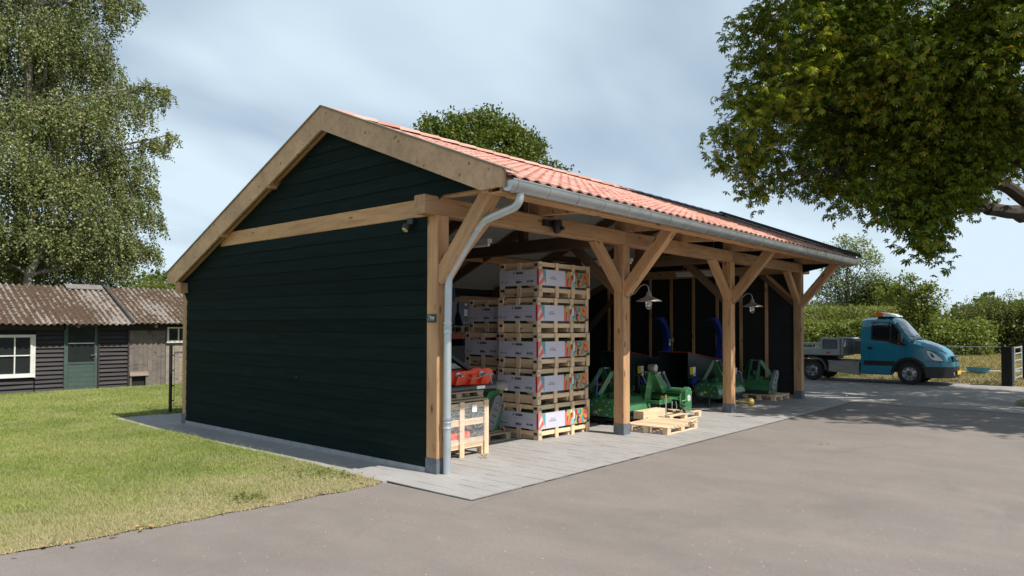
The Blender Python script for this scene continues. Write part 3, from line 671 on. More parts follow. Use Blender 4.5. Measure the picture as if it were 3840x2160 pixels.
# ------------------------------------------------------------------ pallets and crates
def pallet(name_label, loc, rz, L=1.2, W=.8, m_=PINE2, h=.144, tilt=0, group=None, nb=5, block=None):
    t_ = empty('pallet', loc, name_label, 'pallet', group, rz)
    w = .1 if nb > 3 else .14
    for k in range(nb): timber('deck_board', (-L/2, -W/2+w/2+k*(W-w)/(nb-1), h-.011), (L/2, -W/2+w/2+k*(W-w)/(nb-1), h-.011), w if k % 2 == 0 else w*.8, .022, m_, t_, ch=.002)
    for k in range(3): timber('cross_board', (-L/2+.07+k*(L-.14)/2, -W/2, h-.033), (-L/2+.07+k*(L-.14)/2, W/2, h-.033), .12, .021, m_, t_, ch=.002)
    for i in range(3):
        for j in range(3): MB().box(-.05,.05,-.045,.045,0,h-.066).build('block', m_, t_).location = (-L/2+.06+i*(L-.12)/2, -W/2+.048+j*(W-.096)/2, .022)
    for j in range(3): timber('bottom_board', (-L/2, -W/2+.05+j*(W-.1)/2, .011), (L/2, -W/2+.05+j*(W-.1)/2, .011), .09, .021, m_, t_, ch=.002)
    return t_
def deckpallet(label, loc, rz, L, W, m_, h=.13):
    """export pallet: many thin deck boards across, three bearers"""
    t_ = empty('pallet', loc, label, 'pallet', None, rz); n_ = int(L/.115)
    for k in range(n_): timber('deck_board', (-L/2+.05+k*(L-.1)/(n_-1), -W/2, h-.010), (-L/2+.05+k*(L-.1)/(n_-1), W/2, h-.010), .098, .019, m_, t_, ch=.002)
    for j in range(3):
        timber('bearer', (-L/2, -W/2+.05+j*(W-.1)/2, h-.031), (L/2, -W/2+.05+j*(W-.1)/2, h-.031), .085, .021, m_, t_, ch=.002)
        for i in range(3): MB().box(-.06,.06,-.043,.043,0,h-.064).build('block', m_, t_).location = (-L/2+.065+i*(L-.13)/2, -W/2+.05+j*(W-.1)/2, .022)
        timber('bottom_board', (-L/2, -W/2+.05+j*(W-.1)/2, .011), (L/2, -W/2+.05+j*(W-.1)/2, .011), .085, .021, m_, t_, ch=.002)
    return t_
# printed crate: CL along x, CW along y, CH high. origin = near left bottom corner
CL, CW, CH = 1.34, .81, .545
def printed_crate(label, group):
    t_ = empty('wooden_crate', (0,0,0), label, 'crate', group)
    tk = .02
    for x in (.04, .46, .88, 1.30): # uprights front and back
        timber('upright', (x,tk/2,0), (x,tk/2,CH-.004), .078, tk, PINE, t_, up=(0,1,0), ch=.0015)
        timber('upright', (x,CW-tk/2,0), (x,CW-tk/2,CH-.004), .078, tk, PINE, t_, up=(0,1,0), ch=.0015)
    for y in (.062, CW/2, CW-.062):
        timber('upright', (tk/2,y,0), (tk/2,y,CH-.004), .078, tk, PINE, t_, up=(1,0,0), ch=.0015)
        timber('upright', (CL-tk/2,y,0), (CL-tk/2,y,CH-.004), .078, tk, PINE, t_, up=(1,0,0), ch=.0015)
    for z, hh in ((.108,.068),(.504,.066)):
        timber('slat', (tk,tk*1.5+.001,z), (CL-tk,tk*1.5+.001,z), hh, tk, PINE, t_, up=(0,1,0), ch=.0015)
        timber('slat', (tk,CW-tk*1.5-.001,z), (CL-tk,CW-tk*1.5-.001,z), hh, tk, PINE, t_, up=(0,1,0), ch=.0015)
        timber('slat', (tk*1.5+.001,tk*2,z), (tk*1.5+.001,CW-tk*2,z), hh, tk, PINE, t_, up=(1,0,0), ch=.0015)
        timber('slat', (CL-tk*1.5-.001,tk*2,z), (CL-tk*1.5-.001,CW-tk*2,z), hh, tk, PINE, t_, up=(1,0,0), ch=.0015)
    timber('diagonal_slat', (tk*2.6,CW-.1,.49), (tk*2.6,.1,.13), .075, .018, PINE, t_, up=(1,0,0), ch=.0015)
    for x in (.10, .5, .85, CL-.10): timber('bearer', (x,.045,.045), (x,CW-.045,.045), .09, .075, PINE, t_, ch=.002)
    for k in range(5): timber('floor_board', (.05,.09+k*.158,.095), (CL-.05,.09+k*.158,.095), .12, .018, PINE, t_, ch=.0015)
    # black stencil marks on the corner
    st = MB()
    for z in (.49,.105): st.box(-.0015,0,.028,.095,z-.02,z+.022).box(-.0015,0,CW-.095,CW-.028,z-.02,z+.022)
    st.build('stencil_mark', NAVY, t_)
    st = MB()
    for z in (.48,.10):
        for dx in (.012,.034,.056): st.box(dx,dx+.012,-.0012,0,z-.015,z+.02)
    st.build('stencil_mark', GINK, t_)
    # paper banner: short side then long side
    z0, z1 = .175, .42; e = .0035
    bl = MB().box(-e,-e+.0015,-.001,CW,z0,z1).build('banner', BANNER, t_)
    def L_(body, s, y, z, b_=.0): lettering(body, s, (-e-.0012,y,z), (0,-1,0), (0,0,1), bl, INK, bold=b_)
    L_('SIGMA', .050, .385, .372, .0022); L_('bélco', .056, .40, .235, .0018); L_('BUTLER', .037, .17, .237, .0016); L_('A', .044, .755, .237, .0018); L_('M P E R O M E T', .013, .672, .230, .0006)
    lo = MB()
    pts = [(.505+.016*math.cos(t), .375+.020*math.sin(t)) for t in (2*math.pi*k/10 for k in range(10))]
    lo.prism(pts, 'X', -e-.0020, -e-.0004); lo.build('logo', INK, bl)
    MB().prism([(.508,.392),(.518,.38),(.508,.36),(.500,.377)], 'X', -e-.0032, -e-.0021).build('logo_gap', BANNER, bl)
    MB().prism([(a, b_) for a, b_ in ((.10,.318),(.70,.318),(.70,.320),(.10,.320))], 'X', -e-.0016, -e-.0004).box(-e-.0016,-e-.0004,.08,.26,.200,.2015).box(-e-.0016,-e-.0004,.08,.26,.268,.2695).box(-e-.0016,-e-.0004,.31,.49,.200,.2015).box(-e-.0016,-e-.0004,.31,.49,.268,.2695).build('rule', GINK, bl)
    MB().prism([(.0,z0+.002),(.035,z0+.002),(.035,z1-.002),(.0,z1-.002)], 'X', -e-.0016, -e-.0004).build('colour_patch', REDI, bl)
    bf = MB().box(-.001,CL-.035,-e,-e+.0015,z0,z1).build('banner', BANNER, t_)
    lev = [0]
    def patch(poly, m_, k=None):
        lev[0] += 1; y = -e-.0006-.0004*lev[0]
        P_ = [(min(max(x,0),CL-.035), min(max(z,z0+.001),z1-.001)) for x, z in poly]
        MB().prism(P_, 'Y', y-.0003, y+.0003).build('colour_patch', m_, bf, fix=True)
    def ell(cx, cz, a, b_, rot=0, n_=14): return [(cx+a*math.cos(t)*math.cos(rot)-b_*math.sin(t)*math.sin(rot), cz+a*math.cos(t)*math.sin(rot)+b_*math.sin(t)*math.cos(rot)) for t in (2*math.pi*k/n_ for k in range(n_))]
    patch([(0,z0),(.165,z0),(.165,z1),(0,z1)], TEAL)
    patch([(.0,z0),(.165,z0),(.065,z1),(0,z1)], CORAL)
    patch([(.0,z0),(.165,z0),(.132,z0+.07),(.03,z0+.0)], BANNER); patch([(0,z0+.095),(.065,z0+.205),(.098,z0+.145),(0,z0+.03)][::-1], BANNER)
    patch([(.13,z1),(.165,z1),(.16,z1-.03),(.15,z1-.035)], MUST)
    a0 = .66; a1 = CL-.035
    patch([(a0,z0),(a1,z0),(a1,z1),(a0,z1)], MUST)
    patch([(a0,z0),(a0+.035,z0),(a0+.055,z0+.12),(a0+.04,z1),(a0,z1)], CORAL)
    patch([(a0,z1-.03),(a0+.03,z1-.03),(a0+.06,z1),(a0,z1)], NAVY)
    patch([(a0+.035,z0),(a0+.045,z0),(a0+.085,z0+.15),(a0+.06,z0+.14)], NAVY)
    patch([(a0+.055,z0),(a0+.15,z0),(a0+.21,z0+.18),(a0+.16,z0+.19),(a0+.11,z0+.12)], REDI)
    patch([(a0+.05,z0),(a0+.12,z0),(a0+.16,z0+.12),(a0+.12,z0+.14)], CORAL)
    patch(ell(a0+.16,z0+.215,.018,.028), WHITED); patch([(a0+.145,z0+.19),(a0+.185,z0+.19),(a0+.165,z0+.145)], NAVY)
    patch([(a0+.13,z0),(a0+.22,z0),(a0+.32,z0+.08),(a0+.28,z0+.12),(a0+.17,z0+.11)], LTEAL)
    patch(ell(a0+.25,z0+.14,.030,.095), NAVY); patch(ell(a0+.235,z0+.15,.027,.075), WHITED)
    for q in range(4): patch([(a0+.222,z0+.115+q*.022),(a0+.25,z0+.118+q*.022),(a0+.222,z0+.122+q*.022)], NAVY)
    patch([(a0+.19,z0),(a0+.235,z0),(a0+.34,z0+.095),(a0+.315,z0+.11)], MUST)
    patch([(a0+.27,z1),(a0+.33,z1-.02),(a0+.36,z0+.12),(a0+.30,z0+.15)], REDI)
    patch(ell(a0+.375,z1-.055,.055,.045,.5), NAVY); patch(ell(a0+.362,z1-.048,.048,.042,.5), TEAL)
    patch(ell(a0+.36,z0+.06,.05,.07,.7), NAVY); patch(ell(a0+.385,z0+.045,.035,.05,.3), CORAL)
    patch([(a0+.42,z0+.02),(a0+.50,z0+.02),(a0+.47,z0+.13)], TEAL)
    patch(ell(a0+.545,z0+.105,.06,.045,-.7), NAVY); patch(ell(a0+.53,z0+.12,.062,.04,-.7), CORAL)
    patch(ell(a0+.53,z1-.05,.045,.038,.4), CORAL); patch(ell(a0+.585,z1-.055,.028,.04,.2), CORAL); patch([(a0+.50,z1-.06),(a0+.52,z1-.05),(a0+.55,z1-.11),(a0+.52,z1-.10)], NAVY)
    patch([(a0+.53,z0),(a1,z0),(a1,z0+.06)], NAVY)
    lettering('GO TO\nTHE SUMMIT', .031, (.345,-e-.0016,.30), (1,0,0), (0,0,1), bf, GINK)
    return t_
fc = printed_crate('bottom crate of the front stack, in the sun and standing on the pavers', 'printed crates of the front stack')
front_labels = [None, 'second crate from the ground in the front five-high stack', 'middle crate of the front five-high stack of printed crates', 'second crate from the top in the front five-high stack', 'topmost crate of the tall front stack, just under the barn beams']
back_labels = ['bottom crate of the shorter stack behind, mostly hidden by the orange machine', 'second crate from the ground in the shorter stack behind', 'third crate of the shorter stack behind, beside the pallet rack', 'topmost crate of the shorter stack, behind and left of the tall stack']
off = [(0,0,0), (-.012,.012,.004), (-.008,.0,-.006), (-.016,.008,.003), (.0,-.004,-.002)]
crates = []
for k in range(5):
    o = fc if k == 0 else copy_tree(fc)
    if k: o['label'] = front_labels[k]
    for c_ in o.children:
        if c_.name.startswith('banner'): c_.location.z += [0,.012,-.006,.008,.004][k]
    o.location = (2.71+off[k][0], .668+off[k][1], k*CH+k*.0045); o.rotation_euler.z = off[k][2]; crates.append(o)
for k in range(4):
    o = copy_tree(fc); o['label'] = back_labels[k]; o['group'] = 'printed crates of the rear stack'
    o.location = (2.84+(.06 if k == 3 else 0), 1.56+(-.03 if k == 3 else 0), k*CH+k*.0045); o.rotation_euler.z = [.01,-.008,.005,.012][k]; crates.append(o)
# what can be seen through the slats: a machine wrapped in film in each crate
def bundle(label):
    t_ = empty('wrapped_machine', (0,0,0), label, 'machine', 'wrapped machines inside the printed crates')
    b_ = MB(); b_.prism([(.12,.115),(.70,.115),(.70,.30),(.55,.42),(.30,.44),(.12,.33)], 'X', .09, 1.20); b_.box(.3,.62,.2,.5,.42,.46); b_.build('machine_body', GREEND, t_)
    r_ = random.Random(3); f_ = MB(); n_ = 15
    vs = []; 
    for i in range(n_):
        for j in range(7): vs.append((.075+i*(1.17/(n_-1)), .095+r_.uniform(-.012,.006) - (0 if j < 5 else -.12*(j-4)), .11+min(j,5)*.055+r_.uniform(-.008,.008)))
    f_.add(vs, [(i*7+j, (i+1)*7+j, (i+1)*7+j+1, i*7+j+1) for i in range(n_-1) for j in range(6)]); f_.build('film', FILM, t_, smooth=False)
    return t_
wb = bundle('film-wrapped green machine inside the bottom crate of the front stack')
bl_ = ['film-wrapped green machine inside the bottom crate of the front stack','film-wrapped green machine inside the second lowest crate of the front stack','film-wrapped green machine inside the middle crate of the front stack','film-wrapped green machine inside the second highest crate of the front stack','film-wrapped green machine inside the topmost crate of the front stack',
       'film-wrapped green machine inside the lowest crate of the rear stack','film-wrapped green machine inside the second crate of the rear stack','film-wrapped green machine inside the third crate of the rear stack','film-wrapped green machine inside the topmost crate of the rear stack']
for k, c_ in enumerate(crates):
    o = wb if k == 0 else copy_tree(wb); o['label'] = bl_[k]; o.location = c_.location; o.rotation_euler = c_.rotation_euler

# low open crate by the corner post with a wrapped orange machine
oc = empty('open_crate', (.50,.51,0), 'low slatted pine crate on legs beside the corner post, covered with clear film', 'crate')
OL, OW, OH = .93, .80, .745
for x in (.035, OL*.46, OL-.035):
    for y in (.011, OW-.011): timber('upright', (x,y,.0), (x,y,OH), .085, .022, PINE, oc, up=(0,1,0), ch=.002)
for z, hh in ((.69,.07),(.47,.085),(.20,.11)):
    for y in (.033, OW-.033): timber('slat', (0,y,z), (OL,y,z), hh, .02, PINE, oc, up=(0,1,0), ch=.002)
    for x in (.011, OL-.011): timber('slat', (x,.045,z), (x,OW-.045,z), hh, .02, PINE, oc, up=(1,0,0), ch=.002)
for y in (.06, OW-.06): timber('top_rail', (0,y,OH+.012), (OL,y,OH+.012), .09, .022, PINE2, oc, ch=.002)
for x in (.06,OL-.06):
    for y in (.07,OW-.07): MB().box(x-.05,x+.05,y-.045,y+.045,0,.12).build('foot', PINE, oc)
for y in (.07,OW/2,OW-.07): timber('bearer', (0,y,.135), (OL,y,.135), .09, .022, PINE, oc, ch=.002)
f_ = MB(); vs = []; r_ = random.Random(8)
for i in range(20):
    for j in range(14): vs.append((.02+i*(OL-.04)/19, -.004-r_.uniform(0,.007)-(.012 if 5 <= j <= 8 else 0), .20+j*.038))
f_.add(vs, [(i*14+j, (i+1)*14+j, (i+1)*14+j+1, i*14+j+1) for i in range(19) for j in range(13)]); f_.build('clear_film', FILM, oc)
MB().box(.60,.69,-.013,-.011,.60,.70).build('paper_tag', WHITED, oc)
om = empty('orange_implement', (.50,.51,0), 'orange and green implement lying inside the low open crate', 'machine')
MB().prism([(.05,.255),(.66,.255),(.66,.33),(.5,.40),(.05,.34)], 'X', .06, .62).build('orange_hood', ORANGE, om)
MB().prism([(.12,.41),(.7,.41),(.7,.66),(.12,.62)], 'X', .30, .88).build('green_body', GREEND, om)
MB().tube([(.1,.3,.42),(.84,.35,.46)], .05, 12).build('shaft', DARKST, om, smooth=True)
sp_ = pallet('small rough pallet lying on top of the low open crate', (.97,.92,.77), 0, .94, .62, PINE2, .10)
# orange post-hole / hitch frame and shaft on top
hf = empty('orange_hitch_frame', (1.0,.90,.925), 'bright orange steel hitch frame with pins and chain on the low crate', 'machine')
for ya in (-.10, .10): MB().prism([(-.02,.09),(.03,.02),(.72,.0),(.80,.05),(.83,.15),(.81,.20),(.74,.225),(.02,.19)], 'Y', ya, ya+.015).build('side_plate', ORANGE, hf)
MB().box(0,.75,-.085,.10,.10,.116).build('web_plate', ORANGE, hf)
for x, r2 in ((.02,.2),(.30,.16),(.52,.17)): MB().prism([(x,.02),(x+.10,.02),(x+.06,.16)], 'Y', -.16, -.10).build('gusset', ORANGE, hf)
for x in (.10,.56): MB().tube([(x,-.22,.15),(x,.14,.15)], .016, 10).lathe([(.045,0),(.045,.03)], (x,-.13,.15), (0,1,0), 14).build('hitch_pin', STEEL, hf, smooth=True)
MB().tube([(.56+.14*t, -.22, .15+.01*math.sin(t*9)) for t in (0,.3,.6,1)], .012, 8).build('pin_end', STEEL, hf, smooth=True)
MB().tube([(.10+.46*t, -.225, .16-.10*4*t*(1-t)*.55+.006*math.sin(t*60)) for t in (k/24 for k in range(25))], .006, 5).build('chain', STEEL, hf, smooth=True)
for p0, p1 in (((.50,.05,.20),(-.42,.25,.78)),((.05,.05,.2),(-.25,.1,.62))): MB().beam(p0, p1, .05, .09, (0,1,0), .004).build('black_arm', BLACKM, hf)
MB().box(-.05,.74,-.08,.10,-.055,.0).build('black_base', BLACKM, hf)
ps = empty('drive_shaft', (.74,.60,.985), 'grey drive shaft with cone guard lying along the crate top', 'shaft')
MB().tube([(0,0,-.07),(.92,0,-.07)], .034, 16).build('shaft_tube', DARKST, ps, smooth=True)
MB().lathe([(.037,0),(.055,.02),(.052,.04),(.065,.06),(.062,.08),(.076,.11),(.074,.16),(.07,.19)], (.92,0,-.07), (1,0,0), 18).build('cone_guard', plain('grey_plastic', (.16,.155,.15), .5), ps, smooth=True)
MB().lathe([(.03,0),(.035,.05),(.028,.08)], (1.08,0,-.09), (.8,-.1,-.5), 12).build('joint_yoke', STEEL, ps, smooth=True)
MB().box(.52,.68,-.037,-.03,-.09,-.05).build('label', WHITED, ps)
MB().tube([(.85,-.01,-.04),(.82,.02,.10),(.80,.05,.16)], .006, 5).build('chain', STEEL, ps)

# small machine with grey belt guard on a pallet, left of the tall stack
pallet('worn grey pallet under the green machine left of the tall crate stack', (2.05,1.50,0), 0, 1.05, .8, PINE2, .13)
def stadium(cx, cz, r, L, tilt, n_=9):
    pts = []
    for s_, a0 in ((1,-math.pi/2),(-1,math.pi/2)):
        for k in range(n_+1):
            t = a0+math.pi*k/n_; x = s_*L/2+r*math.cos(t); z = r*math.sin(t)
            pts.append((cx+x*math.cos(tilt)-z*math.sin(tilt), cz+x*math.sin(tilt)+z*math.cos(tilt)))
    return pts
gm = empty('belt_guard_machine', (2.37,1.38,.13), 'small green machine with long grey belt guard, left of the tall crate stack', 'machine')
MB().prism([(-.12,.0),(.18,.0),(.30,.30),(.20,.62),(-.02,.60),(-.25,.25)], 'Y', -.02, .5).build('green_body', GREEN, gm)
MB().prism(stadium(.045,.28,.105,.36,1.1), 'Y', -.085, -.025).build('belt_guard', GREYG, gm)
s_ = MB()
for k in range(4):
    cx, cz = .045+(-.15+.1*k)*math.cos(1.1), .28+(-.15+.1*k)*math.sin(1.1)
    for d in (-.02,.02): s_.beam((cx-.035+d*.9,-.087,cz+.02-d*.4),(cx+.035+d*.9,-.087,cz-.02-d*.4), .004,.008)
s_.build('guard_slots', BLACKM, gm); MB().lathe([(.02,0),(.02,.008)], (.10,-.086,.40), (0,-1,0), 12).lathe([(.014,0),(.014,.008)], (-.045,-.086,.11), (0,-1,0), 12).build('guard_bolts', STEEL, gm)
MB().box(-.2,.02,.06,.12,-.0,.10).build('skid_plate', STEEL, gm)

# ------------------------------------------------------------------ pallet rack at the back left
rk = empty('pallet_rack', (1.0,4.0,0), 'blue pallet rack with red beams in the dark back left of the barn', 'rack')
for x in (0, 2.2, 4.4):
    for y in (0, 1.0): MB().box(x-.05,x+.05,y-.04,y+.04,0,2.15).build('upright', BLUE if x else BLUE, rk)
for z in (1.55,):
    for y in (-.01, 1.01): timber('beam', (.05,y,z), (2.15,y,z), .05, .12, RED, rk); timber('beam', (2.25,y,z), (4.35,y,z), .05, .12, RED, rk)
timber('beam', (.05,-.01,.5), (2.15,-.01,.5), .05, .12, RED, rk); timber('beam', (2.25,-.01,.5), (4.35,-.01,.5), .05, .12, RED, rk)
pallet('grey pallet on the red beam of the rack behind the downpipe', (4.45,4.5,1.612), 0, 1.2, .9, PINE2, .14)
mb_ = empty('spreader_machine', (4.35,4.35,1.755), 'blue-grey machine with tapered hopper plates standing on the rack', 'machine')
for dx in (0,.46):
    MB().prism([(-.20+dx,.50),(.20+dx,.50),(.20+dx,.30),(.07+dx,.0),(-.07+dx,.0),(-.20+dx,.30)], 'Y', -.02, .02).build('hopper_plate', BLUEGREY, mb_)
    MB().box(dx-.05,dx+.05,-.024,-.021,.2,.34).box(dx-.03,dx+.03,-.024,-.021,.42,.46).build('decal', WHITED, mb_)
    for s in (-.045,.045): MB().lathe([(.014,0),(.014,.012)], (dx+s,-.02,.06), (0,-1,0), 8).build('bolt', STEEL, mb_)
MB().tube([(.23,.1,.0),(.23,.1,.78)], .03, 8).tube([(.1,.1,.62),(.38,.1,.62)], .025, 8).build('blue_mast', BLUE, mb_)
bk = empty('black_baler_part', (4.0,4.2,0), 'black machine part with steel hinges standing under the rack', 'machine')
MB().box(-.3,.7,-.1,.6,0,1.35).build('black_body', BLACKM, bk)
MB().box(-.02,.62,-.115,-.10,.90,1.0).box(-.02,.03,-.125,-.10,.80,1.02).build('hinge_bar', STEEL, bk)
for z in (1.12,.78): MB().lathe([(.045,0),(.045,.02)], (.15,-.10,z), (0,-1,0), 12).build('hinge_ring', STEEL, bk)
MB().prism([(-.28,.1),(.68,.1),(.68,.7),(-.28,.74)], 'Y', -.13, -.11).build('film_wrap', FILM, bk)

# ------------------------------------------------------------------ green machines
def bolts(pts, ax=(-1,0,0), r=.013, seg=8):
    b_ = MB()
    for p in pts: b_.lathe([(r,0),(r,.010),(r*.5,.014)], p, ax, seg)
    return b_
def flail_mower(loc, rz, label, L=1.2, paint=GREEN, guard=False, linkage=True, group='flail mowers under the barn'):
    """body along +x, side plate towards -x, front towards -y. base at z=0"""
    t_ = empty('flail_mower', loc, label, 'machine', group, rz)
    pr = [(-.02,.03),(.46,.03),(.50,.12),(.50,.26),(.40,.345),(.10,.345),(-.02,.24)]
    for x in (0, L-.012): MB().prism(pr, 'X', x, x+.012).build('side_plate', paint, t_)
    hood = [(.00,.16),(.00,.235),(.105,.33),(.40,.33),(.49,.25),(.49,.13),(.48,.13),(.48,.245),(.395,.318),(.11,.318),(.012,.23),(.012,.16)]
    MB().prism(hood, 'X', .012, L-.012).build('hood', paint, t_)
    MB().prism([(-.045,.10),(-.035,.10),(.01,.20),(.0,.20)], 'X', .02, L-.02).build('front_flap', paint, t_)
    MB().tube([(.02,.06,.07),(L-.02,.06,.07)], .06, 14).build('roller', DARKST, t_, smooth=True)
    MB().tube([(.02,.30,.13),(L-.02,.30,.13)], .05, 12).build('rotor', BLACKM, t_, smooth=True)
    fl = MB()
    for k in range(10): fl.box(.08+k*(L-.16)/9,.10+k*(L-.16)/9,.24,.29,.03,.10)
    fl.build('flails', DARKST, t_)
    bolts([(0,y,z) for y, z in ((.08,.29),(.14,.22),(.06,.17),(.20,.30),(.34,.30),(.44,.22),(.42,.10),(.30,.06),(.12,.07),(.24,.14))]).build('bolts', STEEL, t_)
    MB().lathe([(.045,0),(.045,.02),(.028,.025),(.028,.05)], (0,.36,.10), (-1,0,0), 16).build('bearing_cap', STEEL, t_, smooth=True)
    MB().prism([(.27,.11),(.31,.13),(.29,.17),(.25,.15)], 'X', -.002, -.0005).build('decal', YELLOW, t_)
    MB().box(L*.3,L*.7,.22,.32,.33,.42).build('gear_box_mount', paint, t_); MB().lathe([(.05,0),(.09,.03),(.09,.14),(.05,.17)], (L/2,.27,.40), 'Z', 12).build('gear_box', DARKST, t_, smooth=True)
    if linkage:
        for s in (-1,1):
            MB().prism([(.08,.33),(.30,.33),(.37,.80),(.30,.82)], 'X', L/2+s*.10-.006, L/2+s*.10+.006).build('linkage_plate', paint, t_)
            MB().beam((L/2+s*.12,.34,.78),(L/2+s*.40,.46,.34), .014,.085,(0,0,1)).build('linkage_strut', paint, t_)
            MB().prism([(.40,.30),(.58,.18),(.64,.24),(.60,.38),(.44,.42)], 'X', L/2+s*.36-.006, L/2+s*.36+.006).build('hitch_plate', paint, t_)
        MB().tube([(L/2-.14,.33,.79),(L/2+.14,.33,.79)], .016, 8).build('top_pin', STEEL, t_)
        MB().beam((L/2-.45,.42,.36),(L/2+.45,.42,.36), .06,.06,(0,0,1),.004).build('cross_beam', paint, t_)
    if guard:
        MB().prism(stadium(.22,.34,.10,.34,.95), 'X', L+.002, L+.07).build('belt_guard', GREYG, t_)
        g_ = MB()
        for k in range(3): g_.lathe([(.035,0),(.035,.003)], (L+.07,.22+(-.13+.13*k)*.58,.34+(-.13+.13*k)*.81), (1,0,0), 10)
        g_.build('guard_slots', BLACKM, t_)
    return t_
def black_pallet(loc, label, L=1.05, W=.75):
    t_ = empty('plastic_pallet', loc, label, 'pallet')
    MB().box(-L/2,L/2,-W/2,W/2,.09,.125).build('deck', BLACKM, t_)
    for i in range(3):
        for j in range(3): MB().box(-.07,.07,-.06,.06,0,.09).build('foot', BLACKM, t_).location = (-L/2+.07+i*(L-.14)/2, -W/2+.06+j*(W-.12)/2, 0)
    return t_
black_pallet((5.42,1.02,0), 'black plastic pallet under the green mower behind the second post')
flail_mower((4.85,.74,.125), 0, 'bright green flail mower on a black pallet, right of the tall crate stack', 1.25)
black_pallet((5.3,2.45,0), 'black plastic pallet in the shade under the second green mower')
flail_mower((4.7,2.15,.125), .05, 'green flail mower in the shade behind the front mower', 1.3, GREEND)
ch_ = empty('chain_hoist', (4.97,1.16,.57), 'short blue chain hanging from the green mower', 'chain')
MB().tube([(0,0,.30),(.0,-.01,.15),(-.012,-.0,-.10)], .012, 6).build('chain', plain('chain_blue', (.03,.10,.45), .4), ch_)
# stand for third mower and the mower itself
for y in (1.45,):
    pass
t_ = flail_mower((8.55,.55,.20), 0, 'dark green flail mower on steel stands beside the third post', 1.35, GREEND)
for x in (.15,1.15):
    MB().prism([(.02,.02),(.46,.02),(.46,.035),(.30,.035),(.30,-.2),(.26,-.2),(.26,.0),(.02,.0)], 'X', x, x+.05).build('support_leg', DARKST, t_)
MB().tube([(.85,.02,.0),(.62,-.22,-.04)], .018, 8).build('shaft_rod', STEEL, t_, smooth=True)
yc = empty('shaft_cone', (9.42,.26,.10), 'ochre plastic cone on a drive shaft end, right of the third post', 'shaft')
MB().tube([(-.35,.12,.04),(.0,.0,0)], .028, 10).build('shaft_tube', plain('ochre_plastic', (.35,.25,.06), .45), yc, smooth=True)
MB().lathe([(.035,0),(.06,.03),(.085,.09),(.09,.12),(.06,.12)], (.0,0,0), (.92,-.3,-.05), 16).build('cone', plain('ochre_cone', (.38,.27,.05), .4), yc, smooth=True)
# mowers farther in
black_pallet((6.2,1.80,0), 'black plastic pallet under the mower behind the tiller')
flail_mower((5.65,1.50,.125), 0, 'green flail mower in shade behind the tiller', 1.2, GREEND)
# mower with belt guard near the last post
pallet('pine pallet under the mower with belt guard near the last post', (11.35,.62,0), R(90), .8, .9, PINE, .14)
flail_mower((10.95,1.30,.142), R(-90), 'dark green mower with round-ended grey belt guard near the last post', .92, GREEN, guard=True)
# tiller
pallet('pine pallet under the bright green tiller', (6.55,.72,0), 0, 1.25, 1.0, PINE, .125)
bk_ = empty('timber_block', (5.56,.42,.0), 'squared timber block lying on the pine pallet before the tiller', 'timber')
timber('beam', (-.38,0,.068), (.38,0,.068), .20, .135, PINE, bk_)
bk_.location = (5.56,.42,.126); 
tl = empty('rotary_tiller', (6.60,.28,.126), 'bright green rotary tiller with round badge on its chain case', 'machine')
st_ = stadium(.06,.235,.125,.24,math.pi/2); MB().prism(st_, 'Y', -.05, .03).build('chain_case', GREEN, tl)
MB().lathe([(.062,0),(.062,.003)], (.075,-.0505,.27), (0,-1,0), 24).build('badge', WHITED, tl)
MB().lathe([(.052,0),(.052,.002)], (.075,-.0536,.27), (0,-1,0), 24).build('badge_ring', GINK, tl); MB().lathe([(.045,0),(.045,.002)], (.075,-.0557,.27), (0,-1,0), 24).build('badge_field', WHITED, tl)
MB().prism([(.045,.25),(.075,.31),(.105,.25),(.09,.25),(.075,.28),(.06,.25)], 'Y', -.0596, -.0578).build('badge_mark', GINK, tl)
bolts([(.06+.105*math.cos(a), -.05, .235+(.12 if math.sin(a)>0 else -.12)+.105*math.sin(a)) for a in (2*math.pi*k/8+.2 for k in range(8))], (0,-1,0), .009).build('bolts', STEEL, tl)
for ya in (.03, 1.05): MB().prism([(-.10,.10),(.16,.06),(.16,.40),(.02,.45),(-.14,.30)], 'Y', ya, ya+.012).build('side_plate', GREEN, tl)
MB().prism([(-.14,.24),(.02,.34),(.16,.30),(.24,.10),(.25,.10),(.17,.315),(.02,.355),(-.15,.25)], 'Y', .042, 1.05).build('rotor_hood', GREEN, tl)
MB().tube([(-.02,.05,.42),(-.02,1.04,.42)], .045, 14).build('main_tube', GREEN, tl, smooth=True)
MB().box(-.08,.06,.06,.95,.355,.372).build('name_bar', GREEN, tl)
MB().box(-.16,-.155,.22,.42,.26,.30).build('decal', YELLOW, tl)
MB().tube([(.05,.05,.14),(.05,1.04,.14)], .03, 10).build('rotor', DARKST, tl, smooth=True)
for k in range(6):
    y = .12+k*.16; b_ = MB()
    for a in (0,1.57,3.14,4.71):
        a += k*.5; b_.beam((.05,y,.14),(.05+.11*math.cos(a),y,.14+.11*math.sin(a)), .008,.03,(0,1,0)); b_.beam((.05+.11*math.cos(a),y,.14+.11*math.sin(a)),(.05+.10*math.cos(a+.5),y+.03,.14+.10*math.sin(a+.5)), .03,.008,(0,1,0))
    b_.build('blade', BLACKM, tl)
for s in (.34,.56): MB().prism([(-.08,.38),(.02,.46),(-.42,.78),(-.50,.72),(-.20,.36)], 'Y', s, s+.012).build('linkage_plate', GREEN, tl)
MB().prism([(-.10,.40),(.0,.47),(-.42,.77),(-.49,.72)], 'Y', .352, .56).build('linkage_cover', GREEN, tl)
MB().beam((-.46,.45,.74),(-.62,.45,.20), .2,.012,(0,1,0)).build('mast_plate', GREEN, tl)
MB().tube([(-.44,.30,.75),(-.44,.62,.75)], .02, 8).build('top_pin', STEEL, tl)
